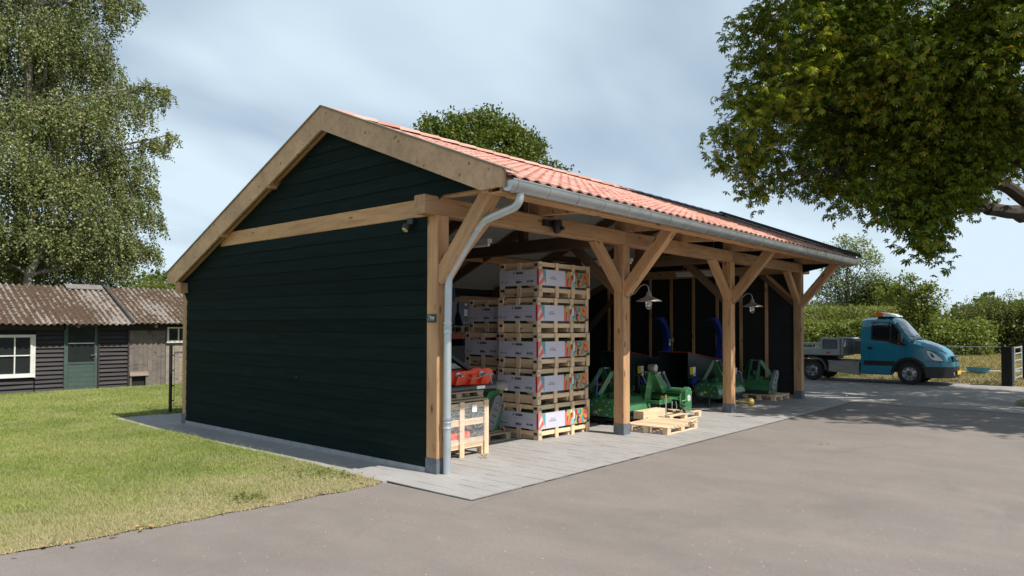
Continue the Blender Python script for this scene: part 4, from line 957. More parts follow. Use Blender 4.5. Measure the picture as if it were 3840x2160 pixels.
MB().lathe([(.07,-.07),(.08,0),(.07,.07)], (-.40,.45,.84), (0,1,0), 14).build('gear_box', STEEL, tl, smooth=True)
MB().beam((-.6,.20,.22),(-.02,.20,.24), .02,.09,(0,0,1)).beam((-.6,.72,.22),(-.02,.72,.24), .02,.09,(0,0,1)).beam((-.6,.18,.22),(-.6,.74,.22), .06,.06).build('hitch_frame', GREEN, tl)
MB().tube([(-.30,.10,.22),(-.34,.08,.12),(-.30,.07,.04),(-.22,.07,.04),(-.16,.08,.12),(-.16,.10,.22)], .007, 6).build('safety_wire', STEEL, tl, smooth=True)
MB().tube([(-.12,.0,.22),(-.05,-.05,.24),(.0,-.06,.20),(-.1,-.05,.16),(-.16,-.02,.18)], .009, 6).build('handle', GREEN, tl, smooth=True)
MB().tube([(-.46,.14,.0),(-.46,.14,.36)], .014, 8).build('support_stand', STEEL, tl)
MB().beam((-.08,-.03,.03),(.20,-.05,.0), .05,.008,(0,0,1)).beam((-.08,-.03,.10),(-.02,-.04,.0), .04,.008).build('skid', STEEL, tl)
MB().box(.20,.215,-.02,.5,.02,.30).build('rear_board', GREEN, tl)
# empty pallet in front
ep = deckpallet('empty pale pine pallet lying in the sun beside the second post', (5.06,-.10,0), R(2), 1.12, .80, PINE, .135)
timber('loose_strip', (.20,-.43,.15), (.60,-.36,.16), .045, .022, PINE, ep)
# tine implement behind the tiller
tn = empty('tine_cultivator', (7.3,1.18,0), 'black tine implement with a row of slanted arms behind the tiller', 'machine')
for k in range(6):
    y = 0; x = -.75+k*.17
    MB().beam((x,0,.78),(x+.22,-.12,.30), .035,.05,(0,1,0),.004).build('tine_arm', BLUEGREY if k > 1 else DARKST, tn); MB().lathe([(.03,-.02),(.034,0),(.03,.02)], (x,0,.80), (0,1,0), 12).build('pivot_ring', STEEL, tn, smooth=True)
    MB().tube([(x+.22,-.12,.32),(x+.26,-.14,.15),(x+.18,-.18,.02)], .014, 6).build('tine', DARKST, tn)
MB().box(-.85,.25,.02,.10,.70,.78).build('tool_bar', BLACKM, tn); MB().box(-.85,-.78,.02,.10,.0,.7).box(.18,.25,.02,.10,.0,.7).build('stand', BLACKM, tn)
# wood chippers
HOPM = plain('dark_hopper', (.008,.020,.020), .5)
def chipper(loc, label, rz=0, dk=-.8):
    t_ = empty('wood_chipper', loc, label, 'machine', 'blue wood chippers at the back of the barn', rz)
    pts = [(0,0,.95),(.02,0,1.15),(.03,0,1.35),(0,0,1.55),(-.08,0,1.72),(-.20,0,1.86),(-.36,0,1.94)]
    ch = MB(); n_ = len(pts); vs = []
    ws = [.12,.10,.085,.08,.072,.068,.062]
    for i, p in enumerate(pts):
        a = Vector(pts[min(i+1,n_-1)])-Vector(pts[max(i-1,0)]); a.normalize(); s2 = V(0,1,0); u = s2.cross(a)
        for du, dv in ((-1,-1),(1,-1),(1,1),(-1,1)): vs.append(Vector(p)+s2*ws[i]*.8*dv+u*ws[i]*du)
    ch.add(vs, [(i*4+k, i*4+(k+1)%4, (i+1)*4+(k+1)%4, (i+1)*4+k) for i in range(n_-1) for k in range(4)]+[(0,1,2,3)]); ch.build('discharge_chute', BLUE, t_)
    MB().beam((-.30,0,1.985),(-.58,0,1.90), .14,.02,(0,0,1)).build('chute_flap', BLUE, t_)
    MB().box(-.10,-.02,-.125,-.118,1.38,1.44).box(.08,.11,-.125,-.118,1.36,1.46).box(-.2,-.14,-.22,-.215,.82,.95).box(.03,.07,-.22,-.215,.84,.95).build('warning_decal', YELLOW, t_)
    MB().box(-.11,-.04,-.122,-.116,1.28,1.35).build('decal', WHITED, t_)
    MB().prism([(-.28,.35),(.28,.35),(.28,.80),(.14,1.0),(-.14,1.0),(-.34,.80)], 'Y', -.21, .21).build('rotor_housing', BLUE, t_)
    MB().box(-.25,.25,-.18,.18,.0,.35).build('base_frame', BLUE, t_)
    hop = MB(); a_ = [(-.34,-.20,.55),(-.34,.20,.55),(-.34,.20,.92),(-.34,-.20,.92)]; b2 = [(-2.35,-.36,.50),(-2.35,.36,.50),(-2.35,.36,1.18),(-2.35,-.36,1.18)]
    hop.add(a_+b2, [(0,1,5,4),(1,2,6,5),(2,3,7,6),(3,0,4,7)]); hop.build('feed_hopper', HOPM, t_)
    MB().tube([(-2.35,-.37,1.19),(-.38,-.22,.95)], .009, 6).tube([(-2.35,-.37,1.19),(-2.35,.37,1.19)], .009, 6).build('red_control_bar', RED, t_)
    e_ = -.30
    MB().box(dk-.13,dk,e_-.075,e_-.07,.70,.86).build('warning_decal', YELLOW, t_); MB().box(dk+.005,dk+.12,e_-.075,e_-.07,.66,.86).build('decal', WHITED, t_)
    MB().box(dk+.01,dk+.055,e_-.078,e_-.0755,.67,.72).box(dk+.065,dk+.11,e_-.078,e_-.0755,.67,.72).build('decal', LBLUE, t_); MB().lathe([(.02,0),(.02,.002)], (dk-.06,e_-.0755,.81), (0,-1,0), 3).lathe([(.02,0),(.02,.002)], (dk-.06,e_-.0755,.75), (0,-1,0), 3).build('decal', BLACKM, t_)
    MB().box(dk-.16,dk+.14,e_-.07,e_-.02,.62,.9).build('decal_plate', HOPM, t_)
    MB().prism([(dk-.18,.50),(dk+.16,.42),(dk+.28,.60),(dk-.14,.62)], 'Y', -.46, -.40).build('hopper_lip', BLUE, t_)
    for dx in (-.75,-.3): MB().beam((-.62,-.30,.95),(dx,-.30,.15), .05,.02).build('stay', BLUE, t_)
    return t_
chipper((10.14,2.62,0), 'blue wood chipper with curved chute seen between the second and third posts', 0, -1.85)
chipper((10.86,1.56,0), 'blue wood chipper with curved chute just left of the third post', 0, -2.15)
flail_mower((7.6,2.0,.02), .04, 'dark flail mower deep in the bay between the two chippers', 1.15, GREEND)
# log splitter with hoses right of the third post
hs = empty('hydraulic_machine', (10.05,.92,0), 'black hydraulic machine with arched grey hoses right of the third post', 'machine')
MB().box(-.18,.22,-.15,.25,.12,.66).build('black_body', BLACKM, hs); MB().box(-.25,.3,-.2,.3,0,.12).build('base', BLACKM, hs)
MB().box(-.10,.12,-.10,.10,.66,.80).box(-.05,.08,-.11,-.10,.7,.77).build('valve_block', STEEL, hs)
MB().box(-.20,-.16,-.12,-.08,.60,.82).box(-.12,-.10,-.12,-.08,.62,.80).build('yellow_lever', YELLOW, hs)
MB().tube([(.12,-.12,.72),(.22,-.14,.68),(.28,-.15,.5),(.30,-.15,.22)], .02, 8).tube([(-.12,-.12,.70),(-.26,-.14,.66),(-.34,-.15,.5),(-.36,-.12,.3)], .02, 8).build('hose', plain('grey_hose', (.22,.22,.24), .35), hs, smooth=True)
MB().tube([(.05,-.13,.66),(.07,-.14,.35),(.05,-.13,.14)], .014, 6).build('hose', STEEL, hs, smooth=True)
timber('plank', (-.3,-.28,.055), (.35,-.28,.055), .11, .10, PINE2, hs)
# tall dark machines behind the second post
mm = empty('green_hopper', (5.9,3.6,0), 'tall dark green machine in the deep shade behind the front mower', 'machine')
MB().prism([(0,.4),(.9,.4),(.9,1.0),(1.0,1.75),(-.2,1.75),(-.1,1.1)], 'Y', 0, .8).build('hopper', GREEND, mm); MB().box(.1,.8,.1,.7,0,.4).build('stand', BLACKM, mm)
MB().tube([(.3,-.1,.6),(.5,-.2,1.3)], .03, 8).build('arm', GREEND, mm)
# ------------------------------------------------------------------ old shed on the left
shed = empty('old_shed', (0,15.4,0), 'low old black boarded shed with mossy corrugated roof and green door', 'shed')
def sb(name, x0, x1, z0, z1, y0, y1, m_, p=shed): return MB().box(x0,x1,y0,y1,z0,z1).build(name, m_, p)
sb('inner_wall', -3.2, 6.0, 0, 1.78, .06, .08, INNER); sb('side_wall', -3.2,-3.15, 0,1.8,.08,4.2, INNER); sb('side_wall', 5.95,6.0,0,1.8,.08,4.2, INNER)
def lap(x0, x1, z0, z1, n_, m_=TARRED):
    e = (z1-z0)/n_
    for k in range(n_):
        a = z0+k*e; j = random.uniform(-.006,.006)
        MB().add([(x0,.055,a),(x0,-.028+j,a+random.uniform(-.004,.004)),(x0,.03,a+e+.01),(x0,.05,a+e+.01),(x1,.055,a),(x1,-.028-j,a+random.uniform(-.004,.004)),(x1,.03,a+e+.01),(x1,.05,a+e+.01)],
            [(0,1,2,3),(4,7,6,5),(1,5,6,2),(0,4,5,1),(3,2,6,7),(0,3,7,4)]).build('weatherboard', m_, shed)
lap(-3.2, -.78, .0, 1.75, 15); lap(-.78, .07, 0, .36, 3); lap(.10, .76, 0, 1.60, 14); lap(1.62, 2.36, 0, 1.60, 14); lap(-3.2,-.78,1.6,1.75,1)
sb('lintel_board', -3.2, .755, 1.615, 1.80, -.02, .05, TARRED); sb('lintel_board', 1.60, 3.45, 1.615, 1.80, -.02, .05, TARRED); sb('corner_strip', .057,.098,.38,1.5,-.045,.02,WHITE)
sb('corner_strip', 1.59,1.625,0,1.62,-.035,.03,TARRED); sb('corner_strip', 2.36,2.40,0,1.62,-.035,.03,TARRED)
for k in range(8):
    x = 2.41+k*.125; sb('vertical_board', x, x+.121, (.30 if k < 4 else .0)+random.uniform(-.01,.01), 1.60, -.01+random.uniform(-.004,.004), .02, GREYW)
for k in range(20):
    x = 3.42+k*.125
    sb('vertical_board', x, x+.121, 0, (1.20 if 3.40 < x < 4.4 else 1.62), -.012+random.uniform(-.004,.004), .02, GREYW2)
sb('hatch_rail', 2.42, 2.93, .29, .42, -.03, .02, GREYW2); sb('hatch_board', 2.42,2.93,.30,.33,-.05,.0,GREYW2); sb('hatch_post', 2.42,2.48,0,.3,-.02,.02,GREYW); sb('hatch_post', 2.86,2.93,0,.3,-.02,.02,GREYW)
def shed_window(x0, x1, z0, z1, nx, nz, fr=.05):
    w = MB().box(x0,x0+fr,-.045,.03,z0,z1).box(x1-fr,x1,-.045,.03,z0,z1).box(x0+fr,x1-fr,-.045,.03,z0,z0+fr).box(x0+fr,x1-fr,-.045,.03,z1-fr,z1).build('window', WHITE, shed)
    iw, ih = (x1-x0-2*fr)/nx, (z1-z0-2*fr)/nz
    for i in range(1,nx): MB().box(x0+fr+i*iw-.014,x0+fr+i*iw+.014,-.03,.02,z0+fr,z1-fr).build('glazing_bar', WHITE, w)
    for i in range(nx):
        for j in range(1,nz): MB().box(x0+fr+i*iw+(.014 if i else 0),x0+fr+(i+1)*iw-(.014 if i < nx-1 else 0),-.028,.018,z0+fr+j*ih-.014,z0+fr+j*ih+.014).build('glazing_bar', WHITE, w)
        for j in range(nz): MB().box(x0+fr+i*iw,x0+fr+(i+1)*iw,.0+.001*i,.004+.001*i,z0+fr+j*ih,z0+fr+(j+1)*ih).build('pane', GLASSO, w)
    MB().box(x0-.03,x1+.03,-.075,.0,z0-.03,z0-.002).build('sill', WHITE, w); return w
shed_window(-1.45, .055, .43, 1.50, 4, 2, .07)
shed_window(3.45, 4.40, 1.26, 1.70, 3, 1, .045)
dr = MB().box(.79,.85,-.03,.01,0,1.76).box(1.50,1.57,-.03,.01,0,1.76).box(.85,1.50,-.03,.01,.0,.09).box(.85,1.50,-.03,.01,.70,.75).box(.85,1.50,-.03,.01,1.71,1.76).build('door', DOORG, shed)
for k in range(5): MB().box(.857,1.498,-.016,.0,.095+k*.125,.095+k*.125+.121).build('door_panel', DOORG, dr)
MB().box(.857,1.498,-.012,-.006,.75,1.71).build('pane', GLASSO, dr); MB().box(.857,1.498,-.022,-.004,1.245,1.27).build('glazing_bar', WHITE, dr)
MB().box(1.515,1.55,-.045,-.031,.86,.98).box(1.40,1.535,-.075,-.06,.925,.94).box(1.525,1.54,-.075,-.03,.925,.94).box(1.46,1.53,-.04,-.031,.83,.84).build('door_handle', STEEL, dr)
sb('door_frame', .755,.787,0,1.62,-.04,.03,DOORG); sb('door_frame', 1.582,1.60,0,1.62,-.04,.03,TARRED)
sb('threshold', .76,1.6,-.02,.01,-.06,.02,STONE)
def corr_sheet(x0, x1, y0, z0, y1, z1, lift=0):
    nx = int((x1-x0)/.15*8); vs = []; ny = 8
    for j in range(ny+1):
        t = j/ny; sag = -.012*math.sin(math.pi*t)+random.uniform(-.003,.003)
        for i in range(nx+1):
            x = x0+(x1-x0)*i/nx; w_ = .024*math.sin(2*math.pi*x/.15)
            vs.append((x, y0+(y1-y0)*t, z0+(z1-z0)*t+w_+lift+sag))
    n1 = nx+1; top = len(vs); vs += [(x, y, z-.009) for x, y, z in vs]
    fs = [(j*n1+i, j*n1+i+1, (j+1)*n1+i+1, (j+1)*n1+i) for j in range(ny) for i in range(nx)]
    fs += [(top+a, top+d, top+c, top+b_) for a, b_, c, d in fs]; fs += [(i, top+i, top+i+1, i+1) for i in range(nx)]
    fs += [(j*n1, (j+1)*n1, top+(j+1)*n1, top+j*n1) for j in range(ny)]
    return MB().add(vs, fs).build('corrugated_sheet', CORR, shed, smooth=True, fix=False)
k = 0; x = -3.4
while x < 6.3:
    hi = x > 2.2
    w_ = .95; lf = .0 if not hi else .035
    if x < 2.3 < x+w_ : w_ = 2.33-x
    corr_sheet(x, x+w_+.04, -.42, 1.775+random.uniform(-.01,.01), 1.85, 2.87+random.uniform(-.012,.012), lf+(.006 if k % 2 else 0)); x += w_; k += 1
    corr_sheet(x-w_, x+.04, 4.1, 1.775, 1.86, 2.87, lf)
for x in (1.3,):
    MB().prism([(1.62,2.80),(1.86,2.93),(2.10,2.80),(2.10,2.815),(1.86,2.95),(1.62,2.815)], 'X', x, x+.98).build('ridge_cap', plain('ridge_grey_%d' % int(x*10+40), (.16,.15,.14), .8, var=.2), shed)
MB().prism([(-.40,1.85),(1.85,2.94),(1.85,2.96),(-.40,1.87)], 'X', 2.33, 2.40).build('joint_strip', DARKST, shed)
MB().prism([(-.06,1.72),(.05,1.72),(1.86,2.62),(1.86,2.72),(-.06,1.80)], 'X', 5.93, 5.98).build('gable_board', TARRED, shed)
for x in (-3,-1,1,3,5): timber('shed_rafter', (x,-.36,1.71), (x,1.86,2.77), .06, .08, GREYW, shed)
# fence with black posts beside the barn
fg = empty('mesh_fence', (.52,8.33,0), 'black metal post and wire mesh fence between the barn corner and the lawn', 'fence')
MB().tube([(0,0,-.05),(0,0,1.36)], .032, 12).build('fence_post', BLACKM, fg, smooth=True)
MB().tube([(-.10,0,1.385),(2.6,0,1.385)], .018, 10).build('top_rail', BLACKM, fg, smooth=True)
MB().tube([(2.4,0,-.05),(2.4,0,1.36)], .032, 12).build('fence_post', BLACKM, fg, smooth=True)
for z in (.25,.55,.85,1.15): MB().box(-.02,.07,-.02,.02,z-.01,z+.01).build('clamp', BLACKM, fg)
MB().tube([(.07,0,.12),(.07,0,1.22),(2.35,0,1.22)], .006, 6).tube([(.07,0,.12),(2.35,0,.12)], .004, 6).tube([(.07,0,1.2),(2.35,0,1.2)], .014, 6).build('mesh_frame', BLACKM, fg)
def chainlink(parent, p0, p1, z0, z1, pitch=.06, r=.0013, m_=STEEL):
    p0, p1 = Vector(p0), Vector(p1); L = (p1-p0).length; d = (p1-p0)/L; H = z1-z0; b_ = MB()
    n_ = int((L+H)/pitch)
    for k in range(n_):
        for s in (1,-1):
            u0 = k*pitch-H; u1 = u0+H; a0, a1 = 0, H
            if u0 < 0: a0 = -u0; u0 = 0
            if u1 > L: a1 = H-(u1-L); u1 = L
            if a1 <= a0: continue
            q = lambda u, a: p0+d*u+V(0,0,z0+(a if s == 1 else H-a))
            b_.tube([q(u0,a0), q(u1,a1)], r, 3, False)
    o = b_.build('wire_mesh', m_, parent, fix=False); o['kind'] = 'stuff'; return o
chainlink(fg, (.07,0,0), (2.35,0,0), .12, 1.22, .06, .0016, BLACKM)

# ------------------------------------------------------------------ truck and trailer
tr = empty('pickup_truck', (19.40,0,0), 'teal blue chassis-cab truck with orange and white beacon bar, parked side-on', 'truck')
def lerp(tab, t):
    if t <= tab[0][0]: return tab[0][1]
    for (a, x), (b_, y) in zip(tab, tab[1:]):
        if t <= b_: return x+(y-x)*(t-a)/(b_-a)
    return tab[-1][1]
# v = -y runs forward. roof/hood line, sill line and half widths
TOP = [(-.44,1.955),(-.41,2.0),(-.30,2.02),(.20,2.045),(.42,2.02),(.54,1.965),(.62,1.89),(.98,1.45),(1.08,1.335),(1.14,1.31),(1.25,1.28),(1.5,1.185),(1.7,1.095),(1.85,.985),(1.92,.88),(1.97,.76)]
BOT = [(-.44,.27),(.42,.25),(.45,.25)]
def half(v, z):
    w = lerp([(-.44,.90),(1.05,.90),(1.35,.88),(1.6,.82),(1.8,.73),(1.9,.65),(1.97,.54)], v)
    if z > 1.12: w -= (z-1.12)*.155 + max(0, z-1.85)*.35
    if z < .45: w -= (.45-z)*.10
    return w
vs_c = [-.44,-.42,-.37,-.28,-.1,.1,.3,.42,.48,.54,.58,.62,.70,.80,.92,1.0,1.08,1.14,1.20,1.26,1.32,1.36,1.43,1.50,1.58,1.66,1.74,1.80,1.85,1.89,1.92,1.95,1.97]
def bow(v): return lerp([(.42,0),(.62,.07),(1.08,.15),(1.5,.12),(1.97,.04)], v)
def crownf(v): return lerp([(-.44,.02),(1.0,.035),(1.3,.05),(1.97,.04)], v)
WC, WR = .925, .43
def bot(v):
    if abs(v-WC) < WR: return .335+math.sqrt(max(0, WR*WR-(v-WC)**2))
    return .27 if v < WC else .36
NZ, NXX = 12, 8
ring = []
for v in vs_c:
    zb, zt = bot(v), lerp(TOP, v); r_ = []
    for k in range(NZ+1):
        t = k/NZ; z = zb+(zt-.05-zb)*t; r_.append((-half(v, z), -v+bow(v)*t**5, z))
    wtop = half(v, zt-.05)
    crown = crownf(v)
    for k in range(NXX+1):
        a = -1+2*k/NXX; x = a*wtop*.965; r_.append((x, -v+bow(v)*a*a, zt-.05+.05*(1-abs(a)**6)**.5*1.0 + crown*(1-a*a)))
    for k in range(NZ, -1, -1):
        t = k/NZ; z = zb+(zt-.05-zb)*t; r_.append((half(v, z), -v+bow(v)*t**5, z))
    ring.append(r_)
n1 = len(ring[0]); allv = [p for r_ in ring for p in r_]
fs = [(i*n1+k, i*n1+k+1, (i+1)*n1+k+1, (i+1)*n1+k) for i in range(len(ring)-1) for k in range(n1-1)]
fs += [tuple(range(n1)), tuple((len(ring)-1)*n1+k for k in range(n1))[::-1]]
body = MB().add(allv, fs).build('body', PAINT, tr, smooth=True)
def side_patch(poly, m_, name, off_=.004, parent=tr, both=True, n_=1):
    """polygon in (v,z) laid on both flanks of the body, subdivided so that it follows them"""
    res = []
    for s in ((-1,1) if both else (-1,)):
        import bmesh
        bm = bmesh.new(); vv = [bm.verts.new((0,-v,z)) for v, z in poly]; bm.faces.new(vv)
        bmesh.ops.triangulate(bm, faces=bm.faces); bmesh.ops.subdivide_edges(bm, edges=bm.edges, cuts=3, use_grid_fill=True)
        for q in bm.verts: q.co.x = s*(half(-q.co.y, q.co.z)+off_)
        r2 = bmesh.ops.extrude_face_region(bm, geom=bm.faces[:])
        for q in [g for g in r2['geom'] if isinstance(g, bmesh.types.BMVert)]: q.co.x -= s*(off_+.012)
        bmesh.ops.recalc_face_normals(bm, faces=bm.faces)
        me = bpy.data.meshes.new(name); bm.to_mesh(me); bm.free(); me.materials.append(m_); me.shade_smooth()
        try: me.set_sharp_from_angle(angle=R(35))
        except Exception: pass
        res.append(link(bpy.data.objects.new(name, me), parent))
    return res
# window rubber, glass, trims
WIN = [(-.13,1.36),(-.14,1.85),(-.11,1.90),(.34,1.895),(.48,1.83),(.60,1.68),(.76,1.38),(.80,1.25),(.76,1.205),(.58,1.215),(.30,1.32)]
side_patch([(v+(.022 if v > .4 else -.022), z+(.016 if z > 1.6 else -.02)) for v, z in WIN], BLACKM, 'window_rubber', .003)
side_patch([(-.11,1.375),(-.118,1.84),(-.09,1.885),(.33,1.88),(.38,1.865),(.38,1.30),(.29,1.335)], GLASSD, 'side_window', .006)
side_patch([(.42,1.285),(.42,1.845),(.47,1.81),(.58,1.67),(.74,1.37),(.775,1.26),(.74,1.225),(.585,1.235)], GLASSD, 'quarter_window', .006)
side_patch([(-.35,.70),(-.35,.56),(.49,.56),(.53,.70)], BLACKM, 'side_moulding', .012)
side_patch([(-.235,1.13),(-.235,1.05),(-.10,1.05),(-.10,1.13)], BLACKM, 'door_handle', .016)
for poly in ([(-.185,.30),(-.185,1.3),(-.178,1.3),(-.178,.30)], [(.46,.66),(.46,.60),(.467,.60),(.467,.66)], [(.80,.78),(.83,1.18),(.836,1.18),(.807,.78)], [(-.18,.30),(-.18,.306),(.44,.306),(.44,.30)]): side_patch(poly, BLACKM, 'panel_gap', .0015)
arch = [(WC+(WR+.075)*math.cos(t), .335+(WR+.075)*math.sin(t)) for t in (math.pi*k/14 for k in range(15))]
for s in (-1,1):
    b_ = MB(); vs2 = []
    for k in range(15):
        t = math.pi*k/14
        for rr, dx in ((WR-.02,.0),(WR+.0,.028),(WR+.065,.024),(WR+.075,-.01)):
            v, z = WC+rr*math.cos(t), .335+rr*math.sin(t); vs2.append((s*(half(v, max(z,.45))+dx), -v, z))
    b_.add(vs2, [(i*4+j, (i+1)*4+j, (i+1)*4+j+1, i*4+j+1) for i in range(14) for j in range(3)]); b_.build('wheel_arch', BLACKM, tr, smooth=True)
MB().box(-.80,.80,-1.34,-.52,.40,.765).build('wheel_well', BLACKM, tr)
# bumper: dark lower, body coloured band above
def bump_ring(z0, z1, off_, m_, name, v0=1.36):
    b_ = MB(); vl = [v0,1.5,1.65,1.78,1.87,1.94,1.985]; 
    def w(v): return half(min(v,1.97), .6)+off_
    L_ = [(-w(v), -v-(off_*.5 if v > 1.9 else 0)) for v in vl]; pts = L_+[(-.3,-2.03),(0,-2.045),(.3,-2.03)]+[(-x, y) for x, y in L_[::-1]]
    n_ = len(pts); vs2 = [(x, y, z0) for x, y in pts]+[(x, y, z1) for x, y in pts]; b_.add(vs2, [(i, i+1, n_+i+1, n_+i) for i in range(n_-1)]+[tuple(range(n_)), tuple(range(n_, 2*n_))])
    return b_.build(name, m_, tr, smooth=True)
bump_ring(.23, .56, .02, BLACKM, 'bumper'); bump_ring(.562, .71, .012, PAINT, 'bumper_band', 1.36)
bump_ring(.71, .722, .006, BLACKM, 'bumper_gap', 1.36)
MB().box(-.26,.26,-2.085,-2.068,.33,.44).build('number_plate', YELLOW, tr)
for s in (-1,1): MB().lathe([(.05,0),(.05,.02)], (s*.47,-2.02,.36), (0,-1,0), 12).build('fog_lamp', LENS, tr)
# grille
for k in range(3): MB().beam((-.36,-2.0,.765+k*.04), (.36,-2.0,.765+k*.04), .03, .014, (0,0,1)).build('grille_bar', PAINT, tr)
MB().box(-.38,.38,-1.995,-1.90,.735,.875).build('grille', BLACKM, tr); MB().box(-.10,.10,-2.030,-2.016,.77,.83).build('grille_badge', STEEL, tr)
side_patch([(1.38,1.03),(1.42,1.05),(1.58,.97),(1.72,.85),(1.81,.735),(1.60,.755),(1.50,.80),(1.42,.92)], LENS, 'headlight', .012)
side_patch([(1.46,.98),(1.54,.95),(1.60,.84),(1.52,.84)], DARKST, 'headlight_reflector', .014)
side_patch([(1.365,1.04),(1.42,1.063),(1.59,.98),(1.73,.86),(1.83,.73),(1.60,.742),(1.49,.79),(1.405,.92)], BLACKM, 'headlight_frame', .004)
# windscreen
def on_top(v, a, up=.006):
    zt = lerp(TOP, v); wt = half(v, zt-.05); cr = crownf(v)
    return (a*wt*.965, -v-up*.8+bow(v)*a*a, zt-.05+.05*(1-abs(a)**6)**.5+cr*(1-a*a)+up)
b_ = MB(); vv = [.60,.64,.69,.74,.79,.84,.89,.94,.99,1.045]; aa = [-.93,-.8,-.5,-.2,0,.2,.5,.8,.93]
b_.add([on_top(v, a*(1 if i else .97)) for i, v in enumerate(vv) for a in aa], [(i*9+k, i*9+k+1, (i+1)*9+k+1, (i+1)*9+k) for i in range(9) for k in range(8)]).build('windscreen', glassy('windscreen_glass', (.10,.14,.18), .05), tr, smooth=True)
b_ = MB(); vv2 = [1.06,1.09,1.12]
b_.add([on_top(v, a, .004) for v in vv2 for a in aa], [(i*9+k, i*9+k+1, (i+1)*9+k+1, (i+1)*9+k) for i in range(2) for k in range(8)]).build('scuttle', BLACKM, tr, smooth=True)
for a0, a1 in ((-.1,-.75),(.35,-.3)): MB().tube([on_top(1.09,a0,.02), on_top(1.02,(a0+a1)/2,.02), on_top(.98,a1,.018)], .008, 5).build('wiper', BLACKM, tr)
SGAP = plain('shadow_gap', (.004,.03,.045), .6)
for s in (-1,1): MB().tube([on_top(v, s*.80, .008) for v in (1.16,1.3,1.45,1.6,1.75,1.88)], .006, 4).build('bonnet_gap', SGAP, tr)
for s in (-1,1):
    mi = MB().lathe([(.02,-.14),(.075,-.13),(.09,-.05),(.088,.08),(.075,.13),(.03,.145)], (s*1.03,-.80,1.40), 'Z', 14).build('mirror', BLACKM, tr, smooth=True)
    mi.scale = (1,.75,1); mi.location = (0,-.12,0)
    MB().beam((s*.86,-.80,1.22),(s*1.02,-.74,1.28), .12,.05,(0,0,1),.01).build('mirror_arm', BLACKM, tr)
    MB().box(s*1.0-.05,s*1.0+.05,-.72,-.64,1.225,1.27).build('indicator', plain('amber_red', (.35,.04,.02), .3), tr)
# wheels
def wheel(x, y, s, r=.34, name='wheel', deep=False):
    t_ = MB().lathe([(r*.60,-.10),(r*.93,-.105),(r*.985,-.08),(r,-.04),(r,.04),(r*.985,.08),(r*.93,.105),(r*.60,.10)], (x,y,r), (s,0,0), 32, caps=False).build(name, RUBBER, tr, smooth=True)
    # s points outwards
    d = .02 if deep else .07
    MB().lathe([(r*.62,.098),(r*.60,.085),(r*.56,.06),(r*.54,d-.02),(r*.44,d),(r*.34,d+.015),(r*.30,d-.01),(r*.20,d-.005),(r*.19,d+.03),(0,d+.032)], (x,y,r), (s,0,0), 28, caps=False).build('rim', plain('wheel_steel', (.48,.48,.49), .35, .6) if not deep else STEEL, t_, smooth=True)
    h = MB()
    for k in range(8 if not deep else 6):
        a = 2*math.pi*k/(8 if not deep else 6); c = V(x,y,r)+V(0,math.cos(a),math.sin(a))*r*.455+V(s,0,0)*(d+.0)
        h.lathe([(.022 if not deep else .034,0),(.022 if not deep else .034,.006)], c, (s,0,0), 8)
    h.build('rim_holes', BLACKM, t_)
    MB().lathe([(r*.21,d+.0),(r*.20,d+.04),(r*.1,d+.05),(0,d+.05)], (x,y,r), (s,0,0), 12, caps=False).build('hub', DARKST, t_, smooth=True); return t_
for s in (-1,1): wheel(s*.77, -WC, s); wheel(s*.76, 1.95, s, deep=True)
# rear chassis
for s in (-1,1):
    MB().box(s*.38-.04,s*.38+.04,.42,3.1,.50,.64).build('chassis_rail', BLACKM, tr)
    b_ = MB(); pr = [(1.95+(.43)*math.cos(t), .35+.40*math.sin(t)) for t in (math.pi*(k/12) for k in range(13))]; pr2 = [(1.95+(.45)*math.cos(t), .35+.42*math.sin(t)) for t in (math.pi*(k/12) for k in range(13))]
    b_.prism(pr+pr2[::-1], 'X', min(s*.66,s*.88), max(s*.66,s*.88)).build('mudguard', plain('grey_mudguard', (.16,.165,.17), .5), tr)
    MB().prism([(1.42,.32),(1.42,.67),(.56,.62),(.50,.62),(.50,.22)], 'X', min(s*.68,s*.87), max(s*.68,s*.87)).build('side_locker', plain('bare_aluminium_sheet', (.33,.31,.28), .5, .4, .1), tr)
    for y, z in ((1.38,.60),(.62,.55)): MB().lathe([(.014,0),(.014,.004)], (s*.871,y,z), (s,0,0), 8).build('locker_lock', BLACKM, tr)
MB().box(-.75,.75,.44,1.5,.62,.67).build('deck_plate', GREYG, tr); MB().box(-.6,.6,.5,2.9,.46,.62).build('underframe', BLACKM, tr)
MB().box(-.30,.30,1.4,2.2,.68,.78).build('coupling_plate', DARKST, tr)
MB().tube([(-.7,1.95,.34),(.7,1.95,.34)], .07, 10).build('axle', BLACKM, tr)
MB().box(-.82,.82,.405,.435,.9,1.5).build('cab_back_panel', BLACKM, tr)
# beacon bar
MB().box(-.55,.55,-.42,.02,2.045,2.075).build('beacon_base', BLACKM, tr)
MB().prism([(.07,2.075),(.09,2.10),(.06,2.21),(-.02,2.215),(-.14,2.19),(-.14,2.075)], 'X', -.60, .60).build('amber_beacon', plain('amber_plastic', (.85,.17,.03), .25), tr)
MB().prism([(-.142,2.075),(-.142,2.19),(-.26,2.165),(-.40,2.11),(-.43,2.075)], 'X', -.60, .60).build('white_beacon_cover', WHITED, tr)
